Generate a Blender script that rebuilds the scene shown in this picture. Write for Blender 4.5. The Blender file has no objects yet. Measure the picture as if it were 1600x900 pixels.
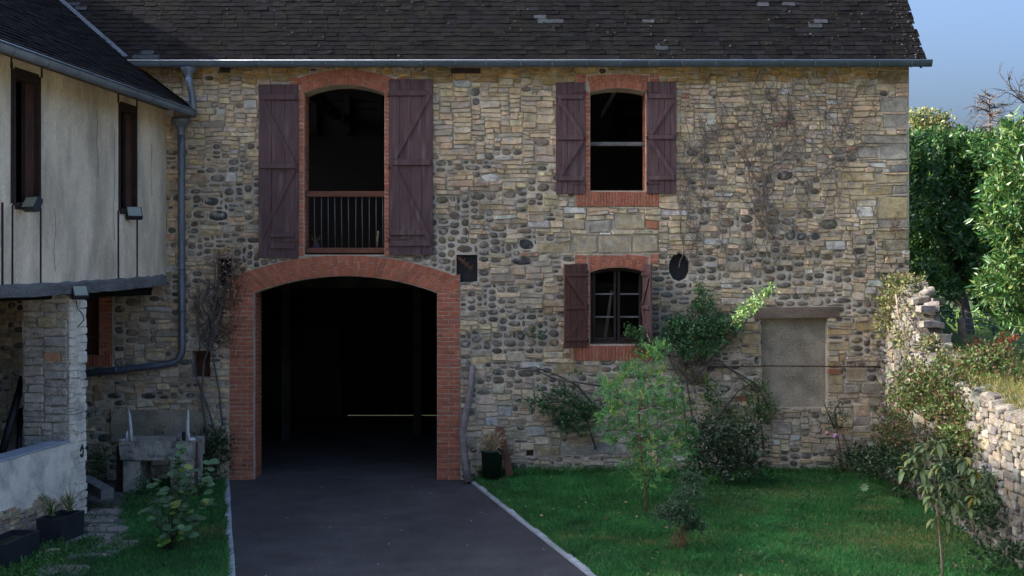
import bpy, math, random
import numpy as np
from mathutils import Vector, Matrix, noise
random.seed(7); RS = np.random.RandomState(7)
R = math.radians
SC = bpy.context.scene
COL = SC.collection
# ---------------------------------------------------------------- camera, sky, sun, exposure
D = 22.7273; F = 2000.0; CZ = 3.636           # distance to the barn front, focal length in photo pixels, eye height
cam = bpy.data.cameras.new('camera'); camo = bpy.data.objects.new('camera', cam); COL.objects.link(camo)
camo.location = (0, -D, CZ); camo.rotation_euler = (R(90), 0, 0)
cam.sensor_width = 36; cam.lens = 45; cam.shift_y = -0.0125; cam.clip_end = 3000; cam.clip_start = 0.1
SC.camera = camo
SUN_EL = math.atan(0.516); SUN_BEHIND = R(0.4)
w = bpy.data.worlds.new("World"); SC.world = w; w.use_nodes = True
nt = w.node_tree; bg = nt.nodes['Background']
sky = nt.nodes.new('ShaderNodeTexSky'); sky.sky_type = 'NISHITA'; sky.sun_disc = False
sky.sun_elevation = SUN_EL; sky.sun_rotation = -(R(90) - SUN_BEHIND); sky.air_density = 0.85; sky.dust_density = 10.0; sky.ozone_density = 6.0
nt.links.new(sky.outputs[0], bg.inputs[0]); bg.inputs[1].default_value = 0.12
sun = bpy.data.lights.new('sun', 'SUN'); suno = bpy.data.objects.new('sun', sun); COL.objects.link(suno)
sun.energy = 2.05; sun.angle = R(0.5); sun.color = (1.0, 0.93, 0.82)
sdir = Vector((-math.cos(SUN_EL) * math.cos(SUN_BEHIND), math.cos(SUN_EL) * math.sin(SUN_BEHIND), math.sin(SUN_EL)))
suno.rotation_euler = (-sdir).to_track_quat('-Z', 'Y').to_euler(); suno.location = (-30, 5, 30)
SC.view_settings.view_transform = 'Standard'; SC.view_settings.look = 'None'
SC.view_settings.exposure = 2.2; SC.view_settings.gamma = 1.0; SC.view_settings.use_curve_mapping = False
SC.cycles.max_bounces = 6; SC.cycles.diffuse_bounces = 3; SC.cycles.transparent_max_bounces = 8

def fx(px): return (px - 800) / 88.0
def fz(py): return (750 - py) / 88.0
def at(px, py, Z):                                # a point at distance Z from the eye
    return Vector(((px - 800) / F * Z, Z - D, CZ - (py - 430) / F * Z))

# ---------------------------------------------------------------- helpers
class MB:
    def __init__(s): s.v = []; s.f = []; s.c = []; s.sm = []
    def add(s, verts, faces, col=(1, 1, 1), smooth=False):
        o = len(s.v); s.v.extend([tuple(p) for p in verts])
        for f in faces: s.f.append(tuple(i + o for i in f)); s.sm.append(smooth)
        if len(col) == len(verts) and not isinstance(col[0], (int, float)): s.c.extend(col)
        else: s.c.extend([tuple(col[:3])] * len(verts))
    def box(s, x0, x1, y0, y1, z0, z1, col=(1, 1, 1), j=0.0):
        v = [(x, y, z) for z in (z0, z1) for y in (y0, y1) for x in (x0, x1)]
        if j: v = [(a + random.uniform(-j, j), b + random.uniform(-j, j), c + random.uniform(-j, j)) for a, b, c in v]
        s.add(v, [(0, 1, 3, 2), (4, 6, 7, 5), (0, 4, 5, 1), (2, 3, 7, 6), (0, 2, 6, 4), (1, 5, 7, 3)], col)
    def bbox(s, x0, x1, y0, y1, z0, z1, b=0.006, col=(1, 1, 1)):      # box with chamfered front edges (front = -y)
        b = min(b, (x1 - x0) * .3, (z1 - z0) * .3)
        v = [(x0, y1, z0), (x1, y1, z0), (x1, y1, z1), (x0, y1, z1), (x0, y0 + b, z0), (x1, y0 + b, z0), (x1, y0 + b, z1), (x0, y0 + b, z1),
             (x0 + b, y0, z0 + b), (x1 - b, y0, z0 + b), (x1 - b, y0, z1 - b), (x0 + b, y0, z1 - b)]
        s.add(v, [(3, 2, 1, 0), (0, 1, 5, 4), (1, 2, 6, 5), (2, 3, 7, 6), (3, 0, 4, 7), (4, 5, 9, 8), (5, 6, 10, 9), (6, 7, 11, 10), (7, 4, 8, 11), (8, 9, 10, 11)], col)
    def beam(s, a, b, wd, ht, up=(0, 0, 1), col=(1, 1, 1)):
        a = Vector(a); b = Vector(b); d = (b - a).normalized(); u = Vector(up); sd = d.cross(u).normalized(); u = sd.cross(d)
        v = []
        for p in (a, b):
            for i, k in ((-1, -1), (1, -1), (1, 1), (-1, 1)): v.append(p + sd * wd / 2 * i + u * ht / 2 * k)
        s.add(v, [(0, 1, 2, 3), (7, 6, 5, 4), (0, 4, 5, 1), (1, 5, 6, 2), (2, 6, 7, 3), (3, 7, 4, 0)], col)
    def tube(s, pts, rad, n=6, col=(1, 1, 1), cap=True):
        pts = [Vector(p) for p in pts]; m = len(pts)
        if not hasattr(rad, '__len__'): rad = [rad] * m
        o = len(s.v); prev = None
        for i, p in enumerate(pts):
            d = (pts[min(i + 1, m - 1)] - pts[max(i - 1, 0)])
            if d.length < 1e-6: d = Vector((0, 0, 1))
            d.normalize()
            if prev is None: a = d.orthogonal().normalized()
            else:
                a = prev - d * prev.dot(d)
                a = a.normalized() if a.length > 1e-4 else d.orthogonal().normalized()
            prev = a; b = d.cross(a)
            for k in range(n):
                t = 2 * math.pi * k / n; s.v.append(tuple(p + (a * math.cos(t) + b * math.sin(t)) * rad[i])); s.c.append(tuple(col[:3]))
        for i in range(m - 1):
            for k in range(n):
                s.f.append((o + i * n + k, o + i * n + (k + 1) % n, o + (i + 1) * n + (k + 1) % n, o + (i + 1) * n + k)); s.sm.append(n > 4)
        if cap and n > 3:
            s.f.append(tuple(o + k for k in range(n))[::-1]); s.f.append(tuple(o + (m - 1) * n + k for k in range(n))); s.sm += [False, False]
    def lathe(s, c, prof, n=20, col=(1, 1, 1)):
        o = len(s.v)
        for r, z in prof:
            for k in range(n):
                t = 2 * math.pi * k / n; s.v.append((c[0] + r * math.cos(t), c[1] + r * math.sin(t), c[2] + z)); s.c.append(tuple(col[:3]))
        for i in range(len(prof) - 1):
            for k in range(n): s.f.append((o + i * n + k, o + i * n + (k + 1) % n, o + (i + 1) * n + (k + 1) % n, o + (i + 1) * n + k)); s.sm.append(True)
    def build(s, name, mat, parent=None, kind=None, label=None, off=None):
        me = bpy.data.meshes.new(name); me.from_pydata(s.v, [], s.f)
        me.polygons.foreach_set('use_smooth', s.sm)
        ca = me.color_attributes.new('Col', 'FLOAT_COLOR', 'POINT')
        a = np.ones((len(s.v), 4), np.float32); a[:, :3] = np.array(s.c, np.float32).reshape(-1, 3); ca.data.foreach_set('color', a.ravel())
        me.materials.append(mat); me.update()
        return link(name, me, parent, kind, label)

def link(name, me, parent=None, kind=None, label=None):
    o = bpy.data.objects.new(name, me); COL.objects.link(o)
    if parent is not None:
        o.parent = parent
        if parent.type == 'EMPTY': o.matrix_parent_inverse = Matrix.Translation(-parent.location)
    if kind: o['kind'] = kind
    if label: o['label'] = label
    return o

def thing(name, label, cat, loc=(0, 0, 0), group=None):
    o = bpy.data.objects.new(name, None); COL.objects.link(o); o.location = loc; o.empty_display_size = .2
    o['label'] = label; o['category'] = cat
    if group: o['group'] = group
    return o
def tag(o, label, cat, group=None, kind=None):
    o['label'] = label; o['category'] = cat
    if group: o['group'] = group
    if kind: o['kind'] = kind
    return o

def np_mesh(name, mat, V, Fc, C, parent=None, kind=None, label=None, smooth=False):
    """V (n,3), Fc (m,3) triangles, C (n,3)"""
    me = bpy.data.meshes.new(name); me.vertices.add(len(V)); me.vertices.foreach_set('co', np.asarray(V, np.float32).ravel())
    m = len(Fc); me.loops.add(m * 3); me.loops.foreach_set('vertex_index', np.asarray(Fc, np.int32).ravel())
    me.polygons.add(m); me.polygons.foreach_set('loop_start', np.arange(0, m * 3, 3, dtype=np.int32)); me.polygons.foreach_set('loop_total', np.full(m, 3, np.int32))
    if smooth: me.polygons.foreach_set('use_smooth', np.ones(m, bool))
    ca = me.color_attributes.new('Col', 'FLOAT_COLOR', 'POINT'); a = np.ones((len(V), 4), np.float32); a[:, :3] = C; ca.data.foreach_set('color', a.ravel())
    me.materials.append(mat); me.update(calc_edges=True); me.validate()
    return link(name, me, parent, kind, label)

def plate(name, mat, outer, holes, y0, y1, parent=None, kind=None):
    """a wall plate in the x-z plane with holes, from y0 (front) to y1"""
    cu = bpy.data.curves.new('tmp', 'CURVE'); cu.dimensions = '2D'; cu.fill_mode = 'BOTH'; cu.extrude = (y1 - y0) / 2
    for poly in [outer] + holes:
        sp = cu.splines.new('POLY'); sp.points.add(len(poly) - 1)
        for i, (x, z) in enumerate(poly): sp.points[i].co = (x, z, 0, 1)
        sp.use_cyclic_u = True
    ob = bpy.data.objects.new('tmp', cu); COL.objects.link(ob)
    dg = bpy.context.evaluated_depsgraph_get(); me = bpy.data.meshes.new_from_object(ob.evaluated_get(dg))
    bpy.data.objects.remove(ob); bpy.data.curves.remove(cu)
    ym = (y0 + y1) / 2
    for v in me.vertices: v.co = (v.co.x, ym + v.co.z, v.co.y)
    me.name = name; me.materials.clear(); me.materials.append(mat)
    for p in me.polygons: p.use_smooth = False
    return link(name, me, parent, kind)

# ---------------------------------------------------------------- materials
def mat(name, base=(.3, .3, .3), rough=.9, attr=False, nscale=6.0, namt=.25, fine=60.0, famt=.2, bump=.3, bdist=.01, metal=0.0,
        tint=None, tscale=1.2, tfac=(.45, .7), stretch=(1, 1, 1), spec=.3, transl=0.0, big=0.0):
    m = bpy.data.materials.new(name); m.use_nodes = True; n = m.node_tree.nodes; L = m.node_tree.links
    p = n['Principled BSDF']; p.inputs['Roughness'].default_value = rough; p.inputs['Metallic'].default_value = metal
    p.inputs['Specular IOR Level'].default_value = spec
    tc = n.new('ShaderNodeTexCoord'); mp = n.new('ShaderNodeMapping'); mp.inputs['Scale'].default_value = stretch
    L.new(tc.outputs['Object'], mp.inputs[0])
    def nz(sc, det=4, ro=.6):
        t = n.new('ShaderNodeTexNoise'); t.inputs['Scale'].default_value = sc; t.inputs['Detail'].default_value = det; t.inputs['Roughness'].default_value = ro
        L.new(mp.outputs[0], t.inputs['Vector']); return t
    if attr:
        a = n.new('ShaderNodeAttribute'); a.attribute_name = 'Col'; src = a.outputs['Color']
        if base != (1, 1, 1):
            mx = n.new('ShaderNodeMix'); mx.data_type = 'RGBA'; mx.blend_type = 'MULTIPLY'; mx.inputs[0].default_value = 1
            L.new(src, mx.inputs[6]); mx.inputs[7].default_value = (*base, 1); src = mx.outputs[2]
    else:
        a = n.new('ShaderNodeRGB'); a.outputs[0].default_value = (*base, 1); src = a.outputs[0]
    if tint:
        t = nz(tscale, 5); rp = n.new('ShaderNodeMapRange'); rp.inputs[1].default_value = tfac[0]; rp.inputs[2].default_value = tfac[1]
        L.new(t.outputs[0], rp.inputs[0]); mx = n.new('ShaderNodeMix'); mx.data_type = 'RGBA'
        L.new(rp.outputs[0], mx.inputs[0]); L.new(src, mx.inputs[6]); mx.inputs[7].default_value = (*tint, 1); src = mx.outputs[2]
    for sc, am in ((nscale, namt), (fine, famt), (.55, big), (1.7, big * .7)):
        if am <= 0: continue
        t = nz(sc); rp = n.new('ShaderNodeMapRange'); rp.inputs[1].default_value = .3; rp.inputs[2].default_value = .7
        rp.inputs[3].default_value = 1 - am; rp.inputs[4].default_value = 1 + am
        L.new(t.outputs[0], rp.inputs[0]); mx = n.new('ShaderNodeMix'); mx.data_type = 'RGBA'; mx.blend_type = 'MULTIPLY'; mx.inputs[0].default_value = 1
        L.new(src, mx.inputs[6]); L.new(rp.outputs[0], mx.inputs[7]); src = mx.outputs[2]
    L.new(src, p.inputs['Base Color'])
    if bump > 0:
        t = nz(fine, 6, .7); t2 = nz(nscale * 2, 5, .6); ad = n.new('ShaderNodeMath'); ad.operation = 'ADD'; L.new(t.outputs[0], ad.inputs[0]); L.new(t2.outputs[0], ad.inputs[1])
        b = n.new('ShaderNodeBump'); b.inputs['Strength'].default_value = bump; b.inputs['Distance'].default_value = bdist
        L.new(ad.outputs[0], b.inputs['Height']); L.new(b.outputs[0], p.inputs['Normal'])
    if transl > 0:
        tr = n.new('ShaderNodeBsdfTranslucent'); ms = n.new('ShaderNodeMixShader'); ms.inputs[0].default_value = transl
        L.new(src, tr.inputs[0]); L.new(p.outputs[0], ms.inputs[1]); L.new(tr.outputs[0], ms.inputs[2]); L.new(ms.outputs[0], n['Material Output'].inputs[0])
    return m
M = {}
M['stone'] = mat('stone', (1.2, 1.06, .88), .9, True, 9, .32, 60, .32, .75, .016, tint=(.42, .365, .28), tscale=6, tfac=(.50, .68), big=.2)
M['mortar'] = mat('mortar', (.57, .475, .35), .95, False, 3, .22, 55, .3, .8, .02, tint=(.34, .295, .23), tscale=.9, tfac=(.45, .75), big=.15)
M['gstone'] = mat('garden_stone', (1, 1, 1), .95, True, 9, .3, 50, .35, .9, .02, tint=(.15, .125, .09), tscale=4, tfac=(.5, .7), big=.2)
M['smear'] = mat('smeared_stone', (1, 1, 1), .95, True, 8, .3, 40, .32, .9, .02, tint=(.50, .45, .36), tscale=5, tfac=(.42, .6))
M['brick'] = mat('brick', (1.38, 1.5, 1.22), .88, True, 14, .18, 90, .3, .5, .006)
M['joint'] = mat('joint', (.46, .37, .28), .95, False, 6, .25, 60, .3, .6, .01)
M['slate'] = mat('slate', (.245, .25, .265), .9, True, 12, .3, 60, .4, .9, .012, tint=(.014, .012, .009), tscale=2.5, tfac=(.45, .8), spec=.06)
M['roofdeck'] = mat('roof_deck', (.02, .019, .018), .95)
M['plaster'] = mat('plaster', (.90, .72, .50), .95, False, 1.6, .16, 45, .16, .8, .015, tint=(.56, .44, .30), tscale=1.8, tfac=(.42, .68), stretch=(1, 1, .4))
M['limewash'] = mat('limewash', (.90, .79, .62), .95, False, 2, .14, 50, .18, .7, .02, tint=(.46, .41, .34), tscale=2.2, tfac=(.48, .72))
M['roughcast'] = mat('roughcast', (.62, .55, .43), .95, False, 3.5, .3, 28, .35, 1.0, .04, tint=(.40, .35, .27), tscale=3, tfac=(.4, .6))
M['render'] = mat('render', (.36, .30, .21), .95, False, 3, .2, 30, .28, .8, .02, tint=(.23, .19, .13), tscale=2.2, tfac=(.4, .7))
M['shutter'] = mat('shutter_paint', (.098, .052, .049), .7, False, 5, .25, 90, .2, .3, .004, stretch=(3, 3, .35), tint=(.19, .13, .12), tscale=3.5, tfac=(.52, .8))
M['shutter2'] = mat('shutter_paint_low', (.13, .052, .036), .6, False, 5, .25, 90, .2, .3, .004, stretch=(3, 3, .35))
M['wood'] = mat('aged_wood', (.16, .115, .08), .85, False, 6, .3, 60, .35, .6, .01, stretch=(.3, 1, 1))
M['redwood'] = mat('red_wood', (.14, .055, .03), .8, False, 6, .3, 60, .3, .5, .006, stretch=(.3, 1, 1))
M['greywood'] = mat('grey_wood', (.17, .16, .145), .9, False, 6, .3, 50, .35, .7, .012, stretch=(1, .3, 1))
M['darkwood'] = mat('dark_wood', (.035, .022, .018), .8, False, 6, .3, 60, .3, .4, .006)
M['rustboard'] = mat('rust_board', (.085, .032, .018), .8, False, 4, .4, 40, .3, .3, .006, stretch=(1, 1, .3))
M['bead'] = mat('zinc_gleam', (.42, .45, .48), .35, False, 3, .1, 30, .1, 0, metal=.3)  # paler than the gutter zinc: the sunlit gleam of its rim is put into the colour
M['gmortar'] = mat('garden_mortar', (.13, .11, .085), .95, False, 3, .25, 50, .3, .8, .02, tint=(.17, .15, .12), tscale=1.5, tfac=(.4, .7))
M['lead'] = mat('dull_lead', (.09, .11, .135), .8, False, 4, .25, 30, .15, .2, .004, spec=.1)
M['zinc'] = mat('zinc', (.21, .25, .31), .42, False, 3, .18, 30, .12, .1, .003, metal=.55, spec=.5)
M['zincd'] = mat('grey_zinc', (.13, .15, .175), .42, False, 3, .22, 30, .15, .1, .003, metal=.4, spec=.5)
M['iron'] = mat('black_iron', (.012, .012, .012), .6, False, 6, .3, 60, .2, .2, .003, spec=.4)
M['rust'] = mat('rusty_iron', (.10, .045, .028), .85, False, 8, .4, 60, .3, .3, .004)
M['baluster'] = mat('grey_iron', (.10, .09, .10), .5, False, 6, .2, 60, .2, 0)
M['asphalt'] = mat('asphalt', (.052, .046, .044), .88, False, 1.8, .22, 110, .75, 1, .009, tint=(.085, .078, .072), tscale=.5, tfac=(.4, .75))
M['concrete'] = mat('curb_concrete', (.38, .39, .40), .9, False, 5, .25, 60, .25, .5, .008)
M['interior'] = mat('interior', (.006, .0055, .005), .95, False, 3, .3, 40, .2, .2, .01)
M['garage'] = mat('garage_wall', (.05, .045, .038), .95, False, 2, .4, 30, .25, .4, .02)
M['soil'] = mat('soil', (.055, .055, .03), .95, False, 3, .4, 40, .4, 1, .03, tint=(.03, .05, .018), tscale=1.0, tfac=(.4, .6))
M['gravel'] = mat('path_gravel', (.15, .14, .125), .95, False, 4, .35, 60, .4, 1, .02, tint=(.06, .055, .035), tscale=1.6, tfac=(.4, .65))
M['bounce_ground'] = mat('pale_bounce', (.46, .42, .36), .95, False, 3, .2, 40, .3, .6, .02)  # pale colour of the added ground that reflects sun onto the barn front
M['meadow'] = mat('meadow', (.045, .075, .022), .95, False, .6, .4, 12, .3, 1, .05)
M['leaf'] = mat('leaf', (1.5, 1.45, 1.3), .5, True, 2, .1, 60, .1, 0, transl=.28, spec=.4)
M['laurel'] = mat('laurel_leaf', (1.15, 1.2, 1.1), .38, True, 2, .1, 60, .1, 0, transl=.2, spec=.5)
M['grass'] = mat('grass_blade', (1.9, 1.8, 1.35), .7, True, 1.4, .3, 20, .1, 0, transl=.3, spec=.2)
M['bark'] = mat('bark', (1, 1, 1), .95, True, 10, .3, 60, .3, .7, .01)
M['trough'] = mat('trough_stone', (.46, .41, .32), .95, False, 4, .3, 60, .3, .8, .012, tint=(.12, .12, .10), tscale=4, tfac=(.45, .65))
M['planter'] = mat('planter_resin', (.022, .025, .031), .55, False, 2, .2, 30, .15, .1, .003, spec=.4)
M['potgreen'] = mat('green_pot', (.008, .028, .016), .5, False, 5, .3, 40, .2, .1, .003)
M['white'] = mat('white_paint', (.62, .60, .57), .8, False, 8, .2, 60, .15, .3, .005)
M['attr'] = mat('plain', (1, 1, 1), .8, True, 8, .2, 50, .2, .3, .005)
M['chrome'] = mat('chrome', (.55, .56, .58), .2, False, 8, .05, 60, .05, 0, metal=1)
gm = bpy.data.materials.new('window_glass'); gm.use_nodes = True; gp = gm.node_tree.nodes['Principled BSDF']
gp.inputs['Transmission Weight'].default_value = 1; gp.inputs['Roughness'].default_value = .03; gp.inputs['Base Color'].default_value = (.8, .85, .85, 1); gp.inputs['IOR'].default_value = 1.12
M['glass'] = gm
gm = bpy.data.materials.new('lamp_glass'); gm.use_nodes = True; gp = gm.node_tree.nodes['Principled BSDF']
gp.inputs['Roughness'].default_value = .15; gp.inputs['Base Color'].default_value = (.30, .32, .24, 1)
M['lampglass'] = gm

# ---------------------------------------------------------------- stone packing
CELL = 0.04
def jit(c, a=.15):
    k = 1 + random.uniform(-a, a); return tuple(max(.005, x * k * (1 + random.uniform(-.05, .05))) for x in c)
TAN = [(.33, .275, .175), (.30, .25, .165), (.26, .225, .16), (.36, .31, .215), (.24, .22, .175), (.40, .36, .27), (.30, .22, .12)]
GREY = [(.20, .195, .18), (.24, .235, .22), (.17, .17, .165), (.28, .27, .25)]
COB = [(.075, .078, .08), (.095, .09, .082), (.06, .066, .07), (.12, .105, .085), (.07, .075, .085), (.14, .12, .095), (.16, .155, .145), (.05, .048, .048), (.08, .085, .075)]
def lift(L, k, w=(1.10, 1.0, .86)): return [tuple(min(.8, x * k * q) for x, q in zip(c, w)) for c in L]
def tow(L, m, k): return [tuple(a + (b - a) * k for a, b in zip(c, m)) for c in L]
TAN = tow(lift(TAN, 1.45), (.43, .375, .295), .6); GREY = tow(lift(GREY, 1.6), (.37, .335, .28), .3); COB = tow(lift(COB, 1.5), (.15, .14, .125), .25)
def stone_piece(u0, u1, z0, z1, style, col, prot):
    """returns local (u,z,depth out of the wall) verts, faces, colour, smooth"""
    n = 10; cu = (u0 + u1) / 2; cz = (z0 + z1) / 2
    if style == 'cob': gap = random.uniform(.016, .034); e = random.uniform(2.0, 2.9); inn = .62; jt = .07
    elif style == 'big': gap = .014; e = random.uniform(5, 9); inn = .9; jt = .03
    else: gap = random.uniform(.004, .013); e = random.uniform(3.2, 7); inn = .86; jt = .07
    a = max(.015, (u1 - u0 - gap) / 2); b = max(.012, (z1 - z0 - gap) / 2)
    t = np.arange(n) * 2 * math.pi / n + random.uniform(-.3, .3) + RS.uniform(-.12, .12, n)
    if style == 'cob':
        c = np.cos(t); s_ = np.sin(t)
        r = (np.abs(c) ** e + np.abs(s_) ** e) ** (-1 / e) * (1 + RS.uniform(-jt, jt * .6, n)); x = a * r * c; z = b * r * s_
    else:  # roughly squared: two points at each knocked-off corner, one in the middle of each long edge
        k1 = RS.uniform(.05, .38, 8) * b; 
        if style == 'big': k1 *= .4
        x = np.array([a, a - k1[1], RS.uniform(-.4, .4) * a, -a + k1[2], -a, -a, -a + k1[5], RS.uniform(-.4, .4) * a, a - k1[6], a])
        z = np.array([b - k1[0], b, b, b, b - k1[3], -b + k1[4], -b, -b, -b, -b + k1[7]]); q = min(.012, b * .16) * (.6 if style == 'big' else 1)
        x = x + RS.uniform(-q, q * .5, n) * np.sign(x + 1e-9); z = z + RS.uniform(-q, q * .5, n) * np.sign(z + 1e-9)
    sk = random.uniform(-.2, .2) if style != 'big' else 0; tz = random.uniform(-.08, .08)
    x = x + z * sk; z = z + x * tz * b / a
    V = np.zeros((3 * n, 3))
    V[:n, 0] = cu + x; V[:n, 1] = cz + z; V[:n, 2] = -.01
    V[n:2 * n, 0] = cu + x * .985; V[n:2 * n, 1] = cz + z * .985; V[n:2 * n, 2] = prot * (random.uniform(.35, .6) if style == 'cob' else random.uniform(.6, .85)) + RS.uniform(-.002, .002, n)
    k = inn + RS.uniform(-.06, .06, n)
    V[2 * n:, 0] = cu + x * k; V[2 * n:, 1] = cz + z * k
    tx = random.uniform(-.12, .12); tzz = random.uniform(-.15, .15)
    V[2 * n:, 2] = prot + RS.uniform(-.0035, .0035, n) + (x * k * tx + z * k * tzz) * .5
    Fc = []
    for r_ in (0, 1):
        for i in range(n): Fc.append((r_ * n + i, r_ * n + (i + 1) % n, (r_ + 1) * n + (i + 1) % n, (r_ + 1) * n + i))
    Fc.append(tuple(range(2 * n, 3 * n)))
    return V, Fc, col, style == 'cob'

def pack(U0, U1, Z0, Z1, blocked, style_fn, pre=()):
    """greedy rubble packing; returns list of (u0,u1,z0,z1,style,col)"""
    nu = int(round((U1 - U0) / CELL)); nz = int(round((Z1 - Z0) / CELL)); occ = np.zeros((nz, nu), bool); out = []
    for j in range(nz):
        for i in range(nu):
            if blocked(U0 + (i + .5) * CELL, Z0 + (j + .5) * CELL): occ[j, i] = True
    for (a, b, c, d, st, col) in pre:
        i0 = max(0, int(round((a - U0) / CELL))); i1 = min(nu, int(round((b - U0) / CELL))); j0 = max(0, int(round((c - Z0) / CELL))); j1 = min(nz, int(round((d - Z0) / CELL)))
        if i1 <= i0 or j1 <= j0 or occ[j0:j1, i0:i1].any(): continue
        occ[j0:j1, i0:i1] = True; out.append((U0 + i0 * CELL, U0 + i1 * CELL, Z0 + j0 * CELL, Z0 + j1 * CELL, st, col))
    for j in range(nz):
        i = 0
        while i < nu:
            if occ[j, i]: i += 1; continue
            u = U0 + i * CELL; z = Z0 + j * CELL
            st, (w0, w1), h, col = style_fn(u, z)
            wd = random.randint(w0, w1); k = 0
            while i + k < nu and k < wd and not occ[j, i + k]: k += 1
            if i + k < nu and not occ[j, i + k:i + k + 1].any():
                # avoid leaving a one-cell sliver
                q = k
                while i + q < nu and not occ[j, i + q] and q - k < 2: q += 1
                if q - k < 2: k = q
            hh = 1; h = h if st == 'cob' else min(h, max(1, int(k * .75)))
            while hh < h and j + hh < nz and not occ[j + hh, i:i + k].any(): hh += 1
            occ[j:j + hh, i:i + k] = True
            if k * hh >= 2: out.append((u, u + k * CELL, z, z + hh * CELL, st, col))
            i += k
    return out

def emit(pieces, nmax, name, stuff_name, material, parent, keyf, cap=None):
    """the nmax pieces with the largest key become single objects, the rest one mesh of kind stuff"""
    order = sorted(range(len(pieces)), key=lambda i: -keyf(pieces[i]))
    single = set(order[:nmax]); rest = MB()
    for i, (V, Fc, col, sm) in enumerate(pieces):
        if i in single:
            b = MB(); b.add(V, Fc, col, sm); b.build(name, material, parent)
        else: rest.add(V, Fc, col, sm)
    if rest.v: rest.build(stuff_name, material, parent, kind='stuff')

def inframe(V):
    c = np.mean(np.asarray(V), axis=0); Z = c[1] + D
    if Z < .5: return False
    px = 800 + c[0] / Z * F; py = 430 - (c[2] - CZ) / Z * F
    return -5 < px < 1605 and -5 < py < 905
def psize(P):
    V = np.asarray(P[0]); 
    if not inframe(V): return 0
    e = V.max(0) - V.min(0); Z = V[:, 1].mean() + D
    return sorted(e)[-1] * sorted(e)[-2] / Z / Z
# ---------------------------------------------------------------- the barn
barn = thing('stone_barn', 'long two-storey rubble stone barn with brick arched carriage doorway and dark slate roof', 'barn', (0, 0, 0))
def arc(x0, x1, zs, zc, n=14):
    c = (x1 - x0) / 2; s = zc - zs; r = (c * c + s * s) / (2 * s); zz = zc - r; xm = (x0 + x1) / 2; a = math.asin(c / r)
    return [(xm + r * math.sin(-a + 2 * a * i / n), zz + r * math.cos(-a + 2 * a * i / n)) for i in range(n + 1)]
def arch_poly(x0, x1, zb, zs, zc): return [(x0, zb)] + arc(x0, x1, zs, zc) + [(x1, zb)]
def rect(p0, q0, p1, q1): return [(fx(p0), fz(q1)), (fx(p1), fz(q1)), (fx(p1), fz(q0)), (fx(p0), fz(q0))]
def inpoly(x, z, P):
    c = False; n = len(P); j = n - 1
    for i in range(n):
        xi, zi = P[i]; xj, zj = P[j]
        if (zi > z) != (zj > z) and x < (xj - xi) * (z - zi) / (zj - zi) + xi: c = not c
        j = i
    return c
def octo(cx, cz, rx, rz, n=10): return [(cx + rx * math.cos(2 * math.pi * (i + .5) / n), cz + rz * math.sin(2 * math.pi * (i + .5) / n)) for i in range(n)]
o_garage = arch_poly(fx(397), fx(683), -.02, fz(458), fz(431.5))
o_loft = arch_poly(fx(475), fx(601), fz(398), fz(146), fz(132.5))
o_winA = arch_poly(fx(922), fx(1009), fz(298), fz(144), fz(138))
o_winB = arch_poly(fx(922), fx(1009), fz(538), fz(426), fz(418))
o_door = rect(1189, 496, 1292, 637)
o_hole1 = rect(713, 398, 746, 441)
o_hole2 = octo(fx(1061.5), fz(417.5), 17 / 88, 22.5 / 88)
o_hole3 = rect(339, 404, 362, 447)
o_hole4 = rect(300, 548, 329, 590)
o_vent = rect(822.5, 701, 833.5, 712.5)
o_winC = rect(96, 440, 155, 555)
openings = [o_garage, o_loft, o_winA, o_winB, o_door, o_hole1, o_hole2, o_hole3, o_hole4, o_vent, o_winC]
wall = plate('front_wall', M['mortar'], [(-13.4, -.3), (7.05, -.3), (7.05, 7.40), (-13.4, 7.40)], openings, 0, .5, barn)
s_garage = [(fx(359), -.1), (fx(359), fz(434))] + arc(fx(363), fx(716), fz(432), fz(398.5)) + [(fx(719), fz(428)), (fx(719), -.1)]
s_loft = [(fx(467), fz(400)), (fx(467), fz(136)), (fx(453), fz(132))] + arc(fx(455), fx(626), fz(122), fz(109)) + [(fx(609), fz(136)), (fx(609), fz(400))]
s_winA = [(fx(900), fz(323)), (fx(900), fz(300)), (fx(914), fz(300)), (fx(914), fz(130)), (fx(900), fz(130)), (fx(900), fz(116)), (fx(1030), fz(116)), (fx(1030), fz(130)), (fx(1017), fz(130)), (fx(1017), fz(300)), (fx(1029), fz(300)), (fx(1029), fz(323))]
s_winB = [(fx(893), fz(564)), (fx(893), fz(540)), (fx(914), fz(540)), (fx(914), fz(412)), (fx(898), fz(412)), (fx(898), fz(397)), (fx(1029), fz(397)), (fx(1029), fz(412)), (fx(1017), fz(412)), (fx(1017), fz(540)), (fx(1020), fz(564))]
s_winC = rect(96, 440, 176, 573)
lintel = rect(1178, 480, 1311, 497)
blockP = openings + [s_garage, s_loft, s_winA, s_winB, s_winC, lintel]
bb = [(min(p[0] for p in P), max(p[0] for p in P), min(p[1] for p in P), max(p[1] for p in P), P) for P in blockP]
def blocked(u, z):
    for a, b, c, d, P in bb:
        if a <= u <= b and c <= z <= d and inpoly(u, z, P): return True
    return False
def nse(x, y, s=0.0): return noise.noise(Vector((x, y, s)))
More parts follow.
